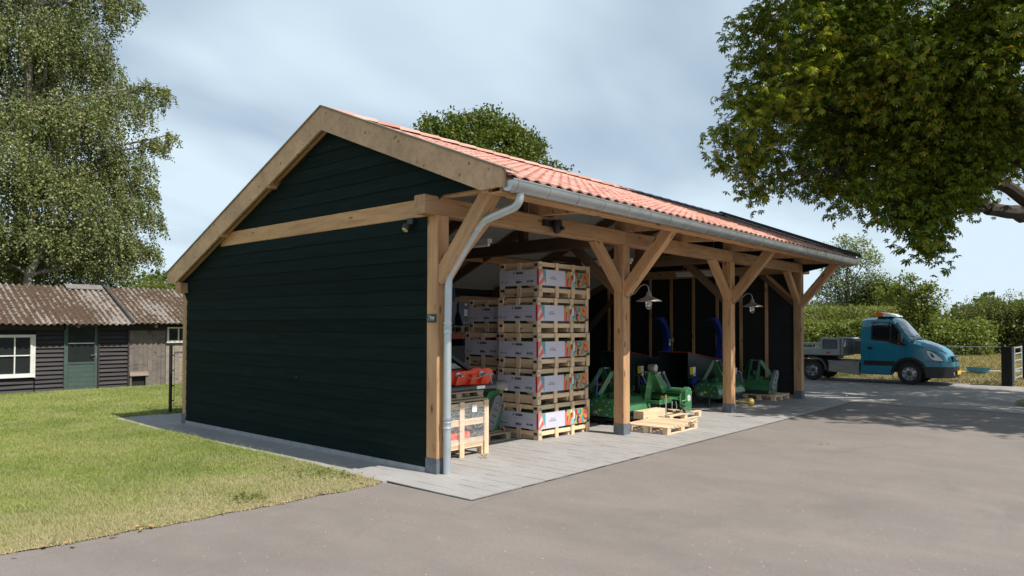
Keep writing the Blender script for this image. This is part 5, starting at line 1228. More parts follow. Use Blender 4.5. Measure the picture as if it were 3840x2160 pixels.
# trailer
tl2 = empty('flatbed_trailer', (19.38,0,0), 'grey low trailer with framed front box, coupled behind the teal truck', 'trailer')
TG = plain('trailer_grey', (.36,.375,.38), .45, .2, .1, 4, dust=.1)
for s in (-1,1):
    MB().box(s*.86-.04,s*.86+.04,1.07,6.2,.84,1.03).build('side_rail', TG, tl2)
    MB().box(s*.86-.035,s*.86+.035,1.66,6.2,1.16,1.21).build('side_rail', TG, tl2)
    for y in (1.07,1.60): MB().box(s*.86-.042,s*.86+.042,y,y+.06,1.03,1.40).build('frame_post', TG, tl2)
    for y in (2.3,3.3,4.3,5.3): MB().box(s*.86-.03,s*.86+.03,y,y+.06,1.03,1.16).build('frame_post', TG, tl2)
    MB().box(s*.86-.042,s*.86+.042,1.13,1.60,1.34,1.40).build('frame_rail', TG, tl2)
    MB().box(s*.86-.01,s*.86+.01,1.13,1.60,1.03,1.34).build('side_panel', plain('trailer_panel_dark', (.10,.125,.15), .45), tl2)
MB().box(-.905,-.902,1.36,1.48,.89,.945).build('side_marker', plain('marker_orange', (.55,.10,.03), .3), tl2)
MB().box(-.82,.82,1.03,1.07,.84,1.40).build('front_panel', TG, tl2)
MB().box(-.90,.90,.99,1.06,1.36,1.40).build('front_rail', TG, tl2)
for x in (-.86,.0,.80): MB().box(x,x+.06,.99,1.03,.84,1.36).build('frame_post', TG, tl2)
MB().prism([(.50,.86),(1.02,.86),(1.02,1.36),(.50,1.36)], 'X', .2, .82).build('tool_box', TG, tl2)
MB().prism([(.48,.88),(.66,.88),(.66,1.30),(.48,1.30)], 'X', -.7, .18).build('winch_box', DARKST, tl2)
MB().box(-.8,.8,1.1,6.1,.80,.86).build('deck', DARKST, tl2); MB().box(-.3,.3,1.3,2.6,.70,.80).build('gooseneck', BLACKM, tl2)
for s in (-1,1):
    for y in (4.6,5.4): MB().lathe([(.2,-.09),(.30,-.09),(.31,0),(.30,.09),(.2,.09),(.0,.05)], (s*.75,y,.31), (s,0,0), 22).build('trailer_wheel', RUBBER, tl2, smooth=True)
# ------------------------------------------------------------------ field fence and gate
ff = empty('field_fence', (20.75,0,0), 'chain-link field fence behind the truck with thin steel posts', 'fence')
chainlink(ff, (-.15,-3.2,0), (.6,12,0),   .04, 1.12, .085, .0024, plain('dark_wire', (.10,.10,.095), .5, .5))
MB().tube([(-.15,-3.2,1.14),(.6,12,1.14)], .010, 5).tube([(-.15,-3.2,.5),(.6,12,.5)], .003, 5).build('top_wire', STEEL, ff)
for y in (-3.1,2.6,5.5,8): MB().tube([(-.15+.75*(y+3.2)/15.2,y,-.05),(-.15+.75*(y+3.2)/15.2,y,1.18)], .02, 8).build('fence_post', STEEL, ff, smooth=True)
BTAR = wood('black_tarred_post', (.013,.012,.012), (.006,.006,.006), 14, knots=False)
gp = empty('gate_post', (20.08,-3.20,0), 'black square gate post at the verge, nearer one, in front of the metal gate', 'post', 'black gate posts')
timber('post', (0,0,-.05), (0,0,1.17), .27, .27, BTAR, gp, up=(0,1,0), ch=.01)
gp2 = empty('gate_post', (23.7,-3.36,0), 'black square gate post behind, cut by the right edge of the view', 'post', 'black gate posts')
timber('post', (0,0,-.05), (0,0,1.33), .30, .30, BTAR, gp2, up=(0,1,0), ch=.01)
gt = empty('field_gate', (20.30,-3.35,0), 'galvanised tube field gate standing between the two black posts', 'gate')
g1 = V(1.5,-.02,0)
for z in (.22,.48,.74,.95,1.13): MB().tube([V(0,0,z), g1+V(0,0,z)], .022, 8).build('gate_rail', STEEL, gt, smooth=True)
for p in (V(0,0,0), g1): MB().tube([p+V(0,0,.15), p+V(0,0,1.17)], .024, 8).build('gate_stile', STEEL, gt, smooth=True)
tub = empty('blue_tub', (26.0,-1.6,0), 'light blue plastic tub lying on the dry field behind the fence', 'tub')
MB().lathe([(.32,0),(.36,.09),(.40,.17),(.42,.18),(.38,.15),(.30,.03),(0,.03)], (0,0,.05), (.1,.0,1), 20, caps=False).build('tub_body', plain('light_blue_plastic', (.06,.28,.50), .4), tub, smooth=True)
MB().tube([(-.9,1.2,.06),(.1,-.3,.12),(1.5,-1.6,.1)], .012, 6).build('cord', WHITED, tub)

# ------------------------------------------------------------------ vegetation
def rnd_dirs(n_): 
    v = rng.normal(size=(n_,3)); return v/np.linalg.norm(v, axis=1)[:,None]
def leaf_quads(P, size, nrm, along, asp=.5):
    """rhombic leaves folded a little along the middle; P base points, along = direction of the leaf"""
    a = along/np.linalg.norm(along, axis=1)[:,None]; s = np.cross(nrm, a); s /= (np.linalg.norm(s, axis=1)[:,None]+1e-9); u = np.cross(a, s)
    L = size[:,None]; w = L*asp/2
    p0 = P; p1 = P+a*L*.55+s*w+u*w*.35; p2 = P+a*L; p3 = P+a*L*.55-s*w+u*w*.35
    v = np.stack([p0,p1,p2,p3], 1).reshape(-1,3); k = np.arange(len(P))[:,None]*4
    f = np.concatenate([k+np.array([[0,1,2]]), k+np.array([[0,2,3]])], 0)
    return v, f
def tree_root(name, loc, label, cat='tree', group=None): return empty(name, loc, label, cat, group)
def limb(b_, p0, p1, r0, r1, wig=.12, n_=6, seg=8, seed=0):
    r_ = random.Random(seed); p0, p1 = Vector(p0), Vector(p1); L = (p1-p0).length; pts = []; rs = []
    for k in range(n_+1):
        t = k/n_; w = math.sin(math.pi*t)*wig*L*.3
        pts.append(p0.lerp(p1, t)+V(r_.uniform(-1,1)*w, r_.uniform(-1,1)*w, r_.uniform(-.4,1)*w)); rs.append(r0+(r1-r0)*t)
    b_.tube(pts, 0, seg, rs=rs); return pts
def blob_points(lobes, n_, shell=.55, clump=.35, per=22, rag=.18):
    """leaf clump centres in a set of ellipsoids, thicker toward the shell, gathered in clumps"""
    w = np.array([l[3]*l[3] for l in lobes], float); w /= w.sum(); nc = max(1, n_//per)
    idx = rng.choice(len(lobes), nc, p=w); C = np.array([l[:3] for l in lobes])[idx]; r = np.array([l[3] for l in lobes])[idx]
    sq = np.array([l[4] if len(l) > 4 else 1. for l in lobes])[idx]
    d = rnd_dirs(nc); rad = r*(shell+(1-shell)*rng.random(nc)**.6)*(1+rng.normal(0,rag,nc)); cc = C+d*rad[:,None]*np.stack([np.ones(nc),np.ones(nc),sq],1)
    out = np.repeat(cc, per, 0)+rng.normal(size=(nc*per,3))*clump*np.array([1,1,.75]); return out, np.repeat(d, per, 0), cc
def simple_tree(root, lobes, n_, size, m_, trunk, bark=BARK, clump=.3, shell=.5, name='crown', per=20, asp=.55, rag=.15, limbs=True, down=0.):
    base = np.array(root.location); P, d, cc = blob_points(lobes, n_, shell, clump, per, rag)
    nr = rnd_dirs(len(P))*.8+np.array([0,0,.7]); al = rnd_dirs(len(P))+d*.5+np.array([0,0,-down])
    v, f = leaf_quads(P-base, size*(.6+.8*rng.random(len(P))), nr, al, asp); o = fast(name, v, f, m_, root)
    b_ = MB(); t0, t1, r0, r1 = trunk; pts = limb(b_, Vector(t0)-Vector(base), Vector(t1)-Vector(base), r0, r1, .1, 8, 10, 3)
    if limbs:
        for k, l in enumerate(lobes):
            p = pts[min(len(pts)-1, 3+k % 5)]; limb(b_, p, Vector(l[:3])-Vector(base), r0*.35, .02, .25, 6, 6, k)
            for q in range(4):
                e = Vector(cc[(k*13+q*7) % len(cc)])-Vector(base)
                if (e-(Vector(l[:3])-Vector(base))).length < l[3]*1.4: limb(b_, Vector(l[:3])-Vector(base), e, .03, .006, .2, 4, 5, q)
    b_.build('trunk', bark, root, smooth=True, fix=False); return o

# --- horse chestnut on the right: trunk just outside the picture
ch = tree_root('chestnut_tree', (14.6,-5.4,0), 'large horse chestnut tree hanging over the barn roof and yard from the right')
CH = [[9.3,.27,6.02,.75],[9.0,.32,5.37,.5],[9.55,.05,5.0,.5],[10.0,.1,7.1,.8],[9.6,.1,8.35,.55],[11.0,-.16,8.26,1.2],[11.5,-.06,6.42,1.3],[11.0,-1.0,5.6,.85],[12.5,-1.13,7.68,1.5],
 [10.5,-1.42,4.62,.45],[12.0,-1.93,5.6,1.05],[11.0,-2.31,4.42,.55],[11.0,-2.95,3.62,.38],[11.5,-2.6,4.1,.45],[11.0,-3.05,3.2,.22],[11.5,-2.96,4.35,.6],[12.5,-3.3,5.05,.6],[12.0,-2.88,6.28,1.4],[12.2,-3.9,5.75,.8],[12.0,-3.4,5.0,.6],[11.3,-2.7,3.9,.4],[11.1,-3.0,3.35,.3],[12.0,-2.9,4.8,.5],
 [12.5,-2.81,8.38,1.7],[12.0,-4.3,7.24,1.5],[13.0,-.53,9.56,1.6],[10.8,-1.8,10.6,1.4],[9.4,-1.8,9.9,1.3],[8.7,-.9,9.9,1.1],[12.3,-.9,10.8,1.3],[9.9,-3.9,9.2,1.1],[10.3,-2.0,7.6,1.1],[9.3,-1.2,7.6,.8],[9.0,-1.0,6.7,.75],[10,-2.6,6.9,.85],[11,-3.6,7.1,1.0],[11.2,-4.6,8.4,.9],[10.8,-5.6,8.6,2.0],[11.0,-8.0,7.6,2.0],[13.8,-9.5,7.8,2.2],[16.5,-1.5,8.5,2.3],[17.5,-4.5,8,2.4],[17,-7.5,8,2.4],[12.2,-6.2,5.6,1.3],[15.5,-2.6,6.4,1.4],[14.5,-.2,7.2,1.3],[16.2,-.6,6.2,1.0],[14.6,-1.6,5.6,.7],[10.3,-10.2,6.5,1.5],[13.6,-12,6.5,1.6],[18.5,-2.2,6.6,1.5]]
def palmate(C, S, out, n_lf=6):
    """palmate leaves: leaflets fan out and droop"""
    m_ = len(C); nrm = rnd_dirs(m_)*.8+np.array([0,-.15,.9])+out*.35; nrm /= np.linalg.norm(nrm, axis=1)[:,None]
    ax = out*.9+rnd_dirs(m_)*.7+np.array([0,0,-.25]); ax -= nrm*(ax*nrm).sum(1)[:,None]; ax /= np.linalg.norm(ax, axis=1)[:,None]; si = np.cross(nrm, ax)
    V_, F_2 = [], []
    for k in range(n_lf):
        t = (k-(n_lf-1)/2)/((n_lf-1)/2)*1.75; al = ax*math.cos(t)+si*math.sin(t)+nrm*(-.45-.2*rng.random((m_,1)))
        al /= np.linalg.norm(al, axis=1)[:,None]; s = np.cross(nrm, al); s /= np.linalg.norm(s, axis=1)[:,None]; L = (S*(1-.28*abs(t)/1.75))[:,None]; w = L*.165
        p = np.stack([C, C+al*L*.62+s*w+nrm*w*.3, C+al*L, C+al*L*.62-s*w+nrm*w*.3], 1); V_.append(p)
    v = np.stack(V_, 1).reshape(-1,3); nn = m_*n_lf; k = np.arange(nn)[:,None]*4
    return v, np.concatenate([k+np.array([[0,1,2]]), k+np.array([[0,2,3]])], 0)
base = np.array(ch.location)
P, d, cc = blob_points(CH, 62000, .60, .165, 11, .12)
S = .11+.08*rng.random(len(P))
camp = np.array(Q['pos']); dist = np.linalg.norm(P-camp, axis=1); infr = (np.arctan2(P[:,1]-camp[1], P[:,0]-camp[0]) > .10)
order = np.argsort(dist+np.where(infr, 0, 100)); first = order[:300]; rest_ = order[300:]
v, f = palmate(P[rest_]-base, S[rest_], d[rest_]); o = fast('crown', v, f, L_CHEST, ch); o['kind'] = 'stuff'
lm = []
for k in range(6):
    v, f = palmate(np.zeros((1,3)), np.array([.2]), np.array([[1.,0,0]]), 7); q = fast('leaf', v, f, L_CHEST); lm.append(q.data); COL.objects.unlink(q); bpy.data.objects.remove(q)
for k, i in enumerate(first):
    q = link(bpy.data.objects.new('leaf', lm[k % 6]), ch); q.location = Vector(P[i]-base); q.rotation_euler = (random.gauss(0,.35), random.gauss(0,.35), math.atan2(d[i][1], d[i][0])+random.gauss(0,.5)); s_ = float(S[i]/.2); q.scale = (s_,s_,s_)
b_ = MB(); tb = V(0,0,0); B = lambda x, y, z: Vector((x,y,z))-Vector(ch.location)
p1 = limb(b_, B(14.6,-5.4,-.1), B(14.3,-4.72,4.2), .42, .34, .03, 6, 14, 1); p2 = limb(b_, p1[-1], B(14.2,-3.95,7.5), .32, .16, .08, 6, 10, 2)
big = [(p1[-1], B(13.0,-3.7,4.35), .20, .13), (B(13.0,-3.7,4.35), B(12.6,-3.0,5.1), .12, .07), (B(12.6,-3.0,5.1), B(11.6,-1.5,6.0), .07, .04), (p1[-1], B(12.3,-2.0,6.4), .17, .07), (B(12.3,-2.0,6.4), B(10.2,-.1,6.8), .07, .03),
       (p2[3], B(11.2,-1.5,8.8), .14, .04), (p2[-1], B(12.5,-2.5,10.5), .12, .03), (p1[-1], B(11.5,-7.5,6.8), .2, .05), (p1[-1], B(16.8,-5,7.5), .2, .05), (p2[2], B(16,-1.6,7.5), .14, .04), (B(13.0,-3.7,4.35), B(11.4,-2.8,4.1), .06, .02), (B(12.3,-2.0,6.4), B(10.9,-1.2,5.2), .05, .02), (p1[-2], B(14,-9.5,6.5), .18, .04)]
for k, (a, c, r0, r1) in enumerate(big): limb(b_, a, c, r0, r1, .14, 7, 9, k+5)
ends = [Vector(a[1]) for a in big]
for k, l in enumerate(CH):
    c = Vector(l[:3])-Vector(ch.location); n0 = min(ends, key=lambda e: (e-c).length); limb(b_, n0, c, .035, .012, .2, 5, 6, k+40)
    for q in range(6):
        e = c+Vector(rnd_dirs(1)[0])*l[3]*.9; limb(b_, c, e, .012, .004, .15, 3, 4, q+k)
b_.build('trunk', BARK, ch, smooth=True, fix=False)
sel = rng.choice(len(P), 260, replace=False); b_ = MB()
for i in sel:
    c = P[i]-base+np.array([0,0,-.12]); b_.lathe([(0,-.022),(.02,-.010),(.02,.010),(0,.022)], Vector(c), 'Z', 6, caps=False)
o = b_.build('conkers', plain('conker_husk', (.33,.33,.07), .6), ch, smooth=True, fix=False); o['kind'] = 'stuff'

# --- weeping birches on the left
def birch(root, lobes, n_str, trunk_pts, r0, seed):
    base = np.array(root.location); w = np.array([l[3]**2 for l in lobes]); w /= w.sum(); idx = rng.choice(len(lobes), n_str, p=w)
    C = np.array([l[:3] for l in lobes])[idx]; r = np.array([l[3] for l in lobes])[idx]; d = rnd_dirs(n_str); d[:,2] = np.abs(d[:,2])*.9-.15
    st = C+d*(r*(.35+.65*rng.random(n_str)**.5))[:,None]; Ls = r*(.35+.75*rng.random(n_str)); nl = 30
    t = rng.random((n_str, nl)); dr = rng.normal(0,.11,(n_str,1,2)); P = st[:,None,:].repeat(nl,1).copy()
    P[:,:,2] -= t*Ls[:,None]; P[:,:,:2] += dr*t[:,:,None]*Ls[:,None,None]+d[:,None,:2]*.10*np.sqrt(t)[:,:,None]; P = P.reshape(-1,3)+rng.normal(0,.045,(n_str*nl,3))
    v, f = leaf_quads(P-base, .055+.05*rng.random(len(P)), rnd_dirs(len(P)), rnd_dirs(len(P))+np.array([0,0,-.7]), .75); fast('crown', v, f, L_BIRCH, root)['kind'] = 'stuff'
    b_ = MB(); pts = [Vector(p)-Vector(base) for p in trunk_pts]; n_ = len(pts); b_.tube(pts, 0, 10, rs=[r0*(1-.8*i/(n_-1)) for i in range(n_)])
    for k, l in enumerate(lobes):
        c = Vector(l[:3])-Vector(base)+V(0,0,l[3]*.4); s = min(pts, key=lambda p: (p-c).length+max(0,p.z-c.z+1)*2); limb(b_, s, c, r0*.3, .025, .2, 6, 6, seed+k)
        for q in range(7):
            e = c+Vector(rnd_dirs(1)[0])*l[3]*.8; e.z -= .2; limb(b_, c, e, .022, .006, .25, 4, 5, seed+q)
    tw = MB()
    for i in range(0, n_str, 3): p = Vector(st[i])-Vector(base); tw.tube([p, p+V(dr[i,0,0]*Ls[i]*.6,dr[i,0,1]*Ls[i]*.6,-Ls[i]*.8)], .005, 3, False)
    tw.build('hanging_twigs', BARK, root, fix=False)['kind'] = 'stuff'
    b_.build('trunk', BIRCHB, root, smooth=True, fix=False)
b1 = tree_root('birch_tree', (1.3,21.8,0), 'tall weeping birch behind the old shed, its trunk near the left edge', group='weeping birches behind the shed')
birch(b1, [[1.2,21.0,8.3,1.5],[2.6,20.7,8.7,1.5],[4.0,21.0,9.5,1.15],[5.05,21.1,10.2,.75],[5.6,21.0,10.35,.38],[4.3,21.2,7.5,1.1],[1.0,21.6,11.2,1.7],[2.6,21.6,11.6,1.5],[3.5,21.4,12.9,1.1],[4.2,21.2,13.4,.75],[5.3,21.0,8.35,.55],[5.85,21.0,8.75,.33],[0,22,14,2.2],[2.5,22,15,1.9],[-1.2,21.5,9.5,1.6],[-1.5,21.5,12.5,1.8],[1.2,23.2,10,2.2],[3.4,23,11,1.8],[1.5,23,13.5,2],[3.4,22.8,8.3,1.6]], 4700,
      [(1.3,21.8,-.1),(1.25,21.8,3),(1.35,21.7,6),(1.45,21.6,9),(1.5,21.6,12.4),(1.6,21.6,16)], .24, 3)
b2 = tree_root('birch_tree', (1.0,20.2,0), 'lower drooping birch close behind the shed roof', group='weeping birches behind the shed')
birch(b2, [[1.9,20.2,6.2,1.5],[2.9,20.1,4.9,1.4],[1.25,20,4.6,1.3],[4.3,20.2,5.7,.95],[4.55,20.2,4.4,.75],[3.5,20,3.7,.7],[.2,20,6.8,1.5],[-.9,20,5.2,1.5],[3.2,21.4,6.6,1.5],[4.7,20.8,6.6,.7],[0,21.8,4.0,1.5],[2.3,22,4.2,1.6],[4,22,4.5,1.2],[-2,21,7,1.6]], 3300,
      [(1.0,20.2,-.1),(1.05,20.2,2),(1.2,20.25,3.3),(1.75,20.3,4.6),(1.8,20.3,5.6),(1.7,20.4,7.4)], .17, 33)
# dark undergrowth behind the shed
ug = tree_root('hazel_bush', (2.5,23.5,0), 'dark leafy bush filling the gap under the birches behind the shed', 'bush')
simple_tree(ug, [[-1,24,3.0,1.7],[1.5,24.2,3.2,1.9],[3.8,24,2.9,1.6],[5.6,23.6,2.6,1.15],[6.9,23.4,2.35,.9]], 15000, .12, L_OAK, ((2.5,23.5,0),(2.6,23.6,3),.12,.04), clump=.3)
hb2 = tree_root('elder_bush', (6.6,22.2,0), 'bright green bush peeping over the shed roof at the barn corner', 'bush')
simple_tree(hb2, [[5.7,22.0,2.6,.75],[6.5,22.1,2.75,.85],[7.4,22.2,2.5,.85]], 6000, .09, L_HEDGE, ((6.6,22.2,0),(6.5,22.1,2.6),.08,.03), clump=.16)

# --- oak behind the roof
ok = tree_root('oak_tree', (22.5,20.5,0), 'green oak crown showing above the barn roof ridge')
simple_tree(ok, [[17.6,20,10.6,.85],[18.6,20,10.9,1.0],[19.2,19.8,11.9,.55],[18.2,20,11.8,.4],[20.5,20,11.0,1.2],[20.3,20,12.1,.45],[22.1,20,12.3,1.0],[22.8,20,11.2,1.7],[22.6,20,13.0,.45],[23.9,20,12.5,.8],[24.9,20,11.6,1.2],[25.9,20,11.6,.8],[26.1,20,12.3,.35],[27.2,20,10.2,1.1],[28.0,20,9.9,.6],[21,21,9,2.4],[24.5,21,9,2.6],[26.6,20.5,8.6,1.6],[17.5,21,8.5,1.6]], 46000, .20, L_OAK, ((22.5,20.5,0),(22.3,20.3,9.5),.4,.14), clump=.22, per=24)

# --- right background
simple_tree(tree_root('field_tree', (66,26.5,0), 'round green tree seen just right of the last barn post'), [[66.0, 27.16, 5.36, 3.05], [65.2, 25.08, 4.23, 2.4], [67.6, 29.4, 6.64, 2.73], [66.8, 23.79, 2.95, 1.6], [66.8, 27.64, 7.44, 1.12], [67.6, 29.72, 8.56, 1.92]], 26000, .30, L_OAK, ((66,26.5,0),(66,26.5,5),.3,.12), clump=.5)
simple_tree(tree_root('poplar_tree', (70,16.2,0), 'tall airy grey-green poplar behind the field beyond the barn end'), [[70.0, 16.79, 8.41, 1.17], [70.29, 15.03, 9.43, 1.1], [69.7, 13.72, 8.26, 0.95], [70.0, 16.35, 6.36, 1.32], [70.0, 14.89, 5.48, 1.32], [70.0, 17.52, 4.46, 1.61], [70.0, 12.69, 6.51, 0.51], [70.0, 17.52, 9.58, 0.37], [70.0, 13.86, 6.51, 0.73], [70.0, 16.06, 10.31, 0.44], [70.0, 17.38, 6.95, 0.73]], 8200, .24, L_POP, ((70,16.2,0),(70,15.6,8.8),.2,.05), clump=.34, rag=.3)
simple_tree(tree_root('field_tree', (70,12.3,0), 'dark round tree beside the poplar beyond the field'), [[71.46, 12.55, 4.02, 1.9], [71.46, 14.16, 3.87, 1.76], [71.46, 10.79, 2.99, 1.32], [71.46, 15.91, 2.99, 1.61], [71.46, 13.28, 5.19, 1.17]], 17000, .27, L_OAK, ((70,12.3,0),(70,12.5,4),.25,.1), clump=.42)
simple_tree(tree_root('young_tree', (46,4.95,0), 'young leafy tree standing above the hedge right behind the truck beacon'), [[46, 5.66, 4.1, 0.42], [46, 4.9, 4.75, 0.26], [46, 4.8, 3.45, 0.55], [46, 4.2, 4.0, 0.42], [46, 3.9, 4.4, 0.22], [46, 3.7, 3.1, 0.45], [46, 6.4, 3.6, 0.3], [46, 6.8, 4.05, 0.22], [46, 5.2, 2.7, 0.6], [46, 5.2, 5.15, 0.13], [46, 3.1, 3.75, 0.2], [46, 4.5, 2.5, 0.6], [46, 5.4, 4.9, 0.15]], 4600, .19, L_HEDGE, ((46,4.95,0),(46,4.9,5.1),.07,.02), clump=.15, per=12, rag=.25)
hl = ['green hedge shrub beyond the last barn post, above the trailer rail','leafy hedge shrub showing above the trailer box','tall loose shrub just behind the truck cab','full pale green shrub right of the windscreen','bright leafy shrub above the truck bonnet','low dark shrub where the hedge dips to the open sky','upright shrub with thin shoots over the chain-link fence','tall wispy shrub over the middle of the fence','tall wispy shrub left of the black gate post','tall wispy shrub above the metal gate','last wispy shrub at the right edge of the view']
hs_ = [(47,11.0,1.8,1.5),(47,9.2,1.8,1.4),(47,7.4,1.85,1.4),(46,3.5,1.9,1.3),(47,2.3,1.85,1.3),(54,4.0,2.0,1.5),(54,2.6,2.9,1.7),(53,1.4,3.2,1.8),(53,.2,3.3,1.8),(52,-1.0,3.2,1.8),(51,-2.6,3.2,1.9)]
for k, ((x, y, h, r), lb) in enumerate(zip(hs_, hl)):
    t_ = tree_root('hedge_shrub', (x,y,0), lb, 'shrub', 'hedge shrubs along the field'); far = k > 4
    lob = [[x,y,h*.55,r*.8],[x-.2,y+.7,h*.45,r*.7],[x,y-.7,h*.45,r*.7],[x-.5,y,h*.25,r*.8],[x,y+.5,h*.80,r*.45],[x-.3,y-.6,h*.74,r*.45]]
    simple_tree(t_, lob, 5200 if not far else 8000, .20 if not far else .17, L_HEDGE if not far else L_WILLOW, ((x,y,0),(x,y,h*.8),.06,.03), clump=.24, per=16, rag=.25, limbs=False)
    if far: # thin upright shoots
        n_ = 46; b0 = np.stack([x+rng.normal(0,.8,n_), y+rng.normal(0,.9,n_), np.full(n_, h*.7)],1); Ls = h*(.2+.42*rng.random(n_)); nl = 26; t2 = rng.random((n_,nl)); lean = rng.normal(0,.13,(n_,1,2))
        PP = b0[:,None,:].repeat(nl,1).copy(); PP[:,:,2] += t2*Ls[:,None]; PP[:,:,:2] += lean*t2[:,:,None]*Ls[:,None,None]; PP = PP.reshape(-1,3)+rng.normal(0,.05,(n_*nl,3))
        v, f = leaf_quads(PP-np.array(t_.location), .12+.07*rng.random(len(PP)), rnd_dirs(len(PP)), rnd_dirs(len(PP))+np.array([0,0,.8]), .35); fast('shoots', v, f, L_WILLOW, t_)['kind'] = 'stuff'
# continuous low hedge and maize field as masses
def mass(name, pts, n_, size, m_, h0, h1, label, cat, up=.3, asp=.5, wid=1.2):
    pts = np.array(pts, float); seg = rng.integers(0, len(pts)-1, n_); t = rng.random(n_)[:,None]; c = pts[seg]*(1-t)+pts[seg+1]*t
    P = np.concatenate([c+rng.normal(0,wid,(n_,2)), (h0+(h1-h0)*rng.random(n_)**.7)[:,None]], 1); P[:,2] *= 1+.12*np.sin(P[:,1]*1.7)+.08*np.sin(P[:,1]*4.1+1)
    v, f = leaf_quads(P, size*(.6+.8*rng.random(n_)), rnd_dirs(n_), rnd_dirs(n_)+np.array([0,0,up]), asp); o = fast(name, v, f, m_); tag(o, label, cat, kind='stuff'); return o
mass('hedge', [(48,16),(47.5,6),(48,1.5)], 24000, .19, L_HEDGE, .0, 2.05, 'leafy green hedge behind the parked truck', 'hedge', wid=.6)
mass('hedge_far', [(55,6.5),(54.5,3),(54,0),(52,-6)], 20000, .18, L_WILLOW, .0, 1.9, 'dark far part of the hedge above the dry field', 'hedge', wid=.7)
# maize rows: upright stalks with tassels
n_ = 9000; PX_ = 49+rng.random(n_)*16; PY_ = 7+rng.random(n_)*18; keep = PX_ > 0; PX_, PY_ = PX_[keep], PY_[keep]; n_ = len(PX_)
P = np.stack([PX_, PY_, np.zeros(n_)],1).repeat(9,0); P[:,2] = np.tile(np.array([.5,.9,1.3,1.65,1.95,2.25,2.5,2.75,2.95]), n_)+rng.normal(0,.1,n_*9)
v, f = leaf_quads(P, .45*(.7+.6*rng.random(len(P))), rnd_dirs(len(P)), rnd_dirs(len(P))*np.array([1,1,.3])+np.array([0,0,.6]), .14)
tag(fast('maize_field', v, f, L_CORN), 'pale maize field with tassels behind the hedge', 'maize', kind='stuff')
# distant tree line
n_ = 26000; an = rng.random(n_); cx = 92+rng.normal(0,2.5,n_); cy = -25+an*95; hh = 3.9+.7*np.sin(cy*.31)+.5*np.sin(cy*.83+2)+.4*np.sin(cy*2.1)
P = np.stack([cx, cy, hh*(rng.random(n_)**.55)],1); v, f = leaf_quads(P, .55*(.6+.8*rng.random(n_)), rnd_dirs(n_)+np.array([0,0,.5]), rnd_dirs(n_), .8)
tag(fast('distant_trees', v, f, L_FAR), 'low distant line of trees on the horizon', 'trees', kind='stuff')
n_ = 30000; an = rng.random(n_); cy = 95+rng.normal(0,2.5,n_); cx = -70+an*170; hh = 6+2*np.sin(cx*.21)+1.1*np.sin(cx*.7+2)
P = np.stack([cx, cy, hh*(rng.random(n_)**.55)],1); v, f = leaf_quads(P, .7*(.6+.8*rng.random(n_)), rnd_dirs(n_)+np.array([0,0,.5]), rnd_dirs(n_), .8)
tag(fast('distant_wood', v, f, L_FAR), 'distant wood behind the shed, mostly hidden', 'trees', kind='stuff')

# --- grass blades
def blades(name, X, Y, z0, h, w, m_, lean=.35, nb=3, spread=.02):
    n_ = len(X); P = np.stack([X, Y, np.full(n_, z0)],1).repeat(nb,0)+np.concatenate([rng.normal(0,spread,(n_*nb,2)), np.zeros((n_*nb,1))],1)
    H = np.repeat(h, nb)*(.6+.7*rng.random(n_*nb)); a = rng.random(n_*nb)*6.283; dx = np.stack([np.cos(a), np.sin(a), 0*a],1); L = rng.normal(0,lean,(n_*nb,2))
    tip = P+np.stack([L[:,0]*H, L[:,1]*H, H],1); ww = np.repeat(w, nb)[:,None]
    v = np.stack([P-dx*ww, P+dx*ww, tip],1).reshape(-1,3); f = np.arange(n_*nb*3).reshape(-1,3); return fast(name, v, f, m_)
def lawn_edge_y(x): return np.where(x > -6.6, .17+.0022*(( -.66-x)/.2)**2*.25+.02*np.sin(x*7.1)+.014*np.sin(x*17.3+1), .17+.5+(-6.6-x)*.35)
n_ = 230000; t = rng.random(n_)**1.6; yy = .12+t*15.0; xmin = np.maximum(-5.75-(yy+6.2)*(-.22), -6.4); xmin = -5.765+(yy+6.225)*.225-.3; xx = xmin+rng.random(n_)*(-.655-xmin)
far_ = yy > 8.25; xx = np.where(far_, xmin+rng.random(n_)*(4.2-xmin), xx)
ok_ = (yy > lawn_edge_y(xx)+rng.normal(0,.03,n_)) & (xx > xmin) & ((xx < -.66+rng.normal(0,.01,n_)) | (yy > 8.2)); xx, yy = xx[ok_], yy[ok_]; D_ = np.hypot(xx+5.77, yy+6.2)
edge = np.minimum(yy-lawn_edge_y(xx), 1.2); h = .022+.022*np.clip(edge,0,1)+.012*np.sin(xx*3.1)*np.sin(yy*2.3); h = np.clip(h, .014, .06)
tag(blades('lawn_grass', xx, yy, .004, h, .0012+.00022*D_, BLADE, .5, 3, .02), 'short mown grass of the lawn, drier toward the asphalt', 'grass', kind='stuff')
n_ = 1500; yy = .3+rng.random(n_)*7.8; xx = np.full(n_, -.69)+rng.normal(0,.03,n_); h = .03+.07*rng.random(n_)**3
tag(blades('edge_grass', xx, yy, .004, h, np.full(n_,.0022), BLADE, .4, 4, .015), 'longer grass tufts along the paving edge', 'grass', kind='stuff')
n_ = 60000; xx = 20.35+rng.random(n_)**1.5*38; yy = -9+rng.random(n_)*22; keep = ~((yy < -3.9-(xx-20.2)*.15) & (xx < 30)); xx, yy = xx[keep], yy[keep]; D_ = np.hypot(xx+5.77, yy+6.2)
tag(blades('dry_grass', xx, yy, -.01, .04+.07*rng.random(len(xx)), .0015+.0003*D_, DRYB, .5, 3, .06), 'dry yellowish grass of the field behind the fence', 'grass', kind='stuff')
n_ = 9000; xx = 20.4+rng.random(n_)*1.6; yy = -3.4+rng.random(n_)*12; D_ = np.hypot(xx+5.77, yy+6.2)
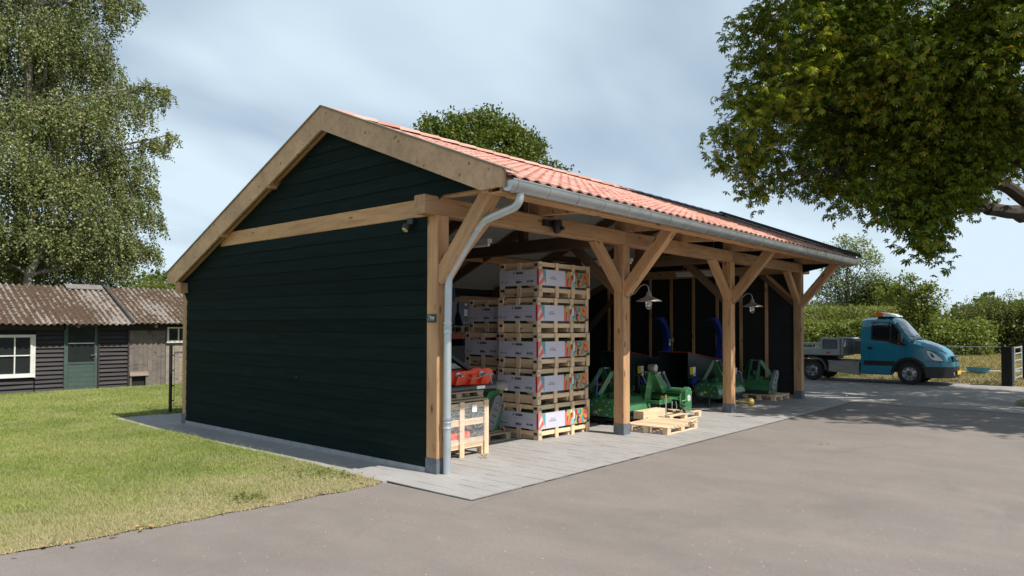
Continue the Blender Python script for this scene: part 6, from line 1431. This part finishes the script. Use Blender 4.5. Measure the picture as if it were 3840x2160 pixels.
tag(blades('verge_weeds', xx, yy, -.01, .04+.14*rng.random(len(xx))**2, .003+.0003*D_, BLADE, .6, 4, .05), 'straggly weeds on the verge under the fence', 'weeds', kind='stuff')
n_ = 6000; xx = 13.2+rng.random(n_)*2.9; yy = -7.8+rng.random(n_)*3.7; k_ = ((xx-14.6)/1.5)**2+((yy+6)/1.9)**2 < 1; xx, yy = xx[k_], yy[k_]
tag(blades('tree_grass', xx, yy, .004, .05+.06*rng.random(len(xx)), np.full(len(xx),.008), BLADE, .5, 4, .05), 'grass patch at the foot of the chestnut', 'grass', kind='stuff')
# clover / weed clumps and fallen leaves
P = []; 
for cx, cy, r, n_ in ((-1.05,1.15,.16,110),(-2.05,.52,.08,60),(-.85,.72,.14,70)):
    P.append(np.stack([cx+rng.normal(0,r,n_), cy+rng.normal(0,r*1.3,n_), .02+.03*rng.random(n_)],1))
P = np.concatenate(P); v, f = leaf_quads(P, .03+.03*rng.random(len(P)), np.array([0,0,1.])+.4*rnd_dirs(len(P)), rnd_dirs(len(P))*np.array([1,1,.2]), .6)
tag(fast('weed_clumps', v, f, L_OAK), 'low green weed clumps in the lawn near the asphalt', 'weeds', kind='stuff')
P = []
for n_, (x0,x1), (y0,y1) in ((26,(-4.4,-.8),(.12,.30)),(44,(9,19.5),(-4.6,1.6)),(4,(4,8),(-3.5,-1.3)),(220,(20.25,21.2),(-3.2,4))):
    P.append(np.stack([x0+(x1-x0)*rng.random(n_), y0+(y1-y0)*rng.random(n_), np.full(n_,.022)],1))
P = np.concatenate(P); v, f = leaf_quads(P, .04+.05*rng.random(len(P)), np.array([0,0,1.])+.5*rnd_dirs(len(P)), rnd_dirs(len(P))*np.array([1,1,.25]), .5)
tag(fast('fallen_leaves', v, f, L_DEAD), 'scattered dry fallen leaves on the asphalt, road and lawn edge', 'leaves', kind='stuff')
cr = empty('crumpled_leaf', (1.13,.33,.012), 'crumpled dry leaf on the pavers before the low crate', 'leaf')
v, f = leaf_quads(np.zeros((5,3)), np.full(5,.09), rnd_dirs(5), rnd_dirs(5)*np.array([1,1,.3])+np.array([0,0,.2]), .6); v[:,2] = np.abs(v[:,2]); fast('leaf_blade', v, f, plain('pale_dry_leaf', (.50,.40,.24), .7), cr)
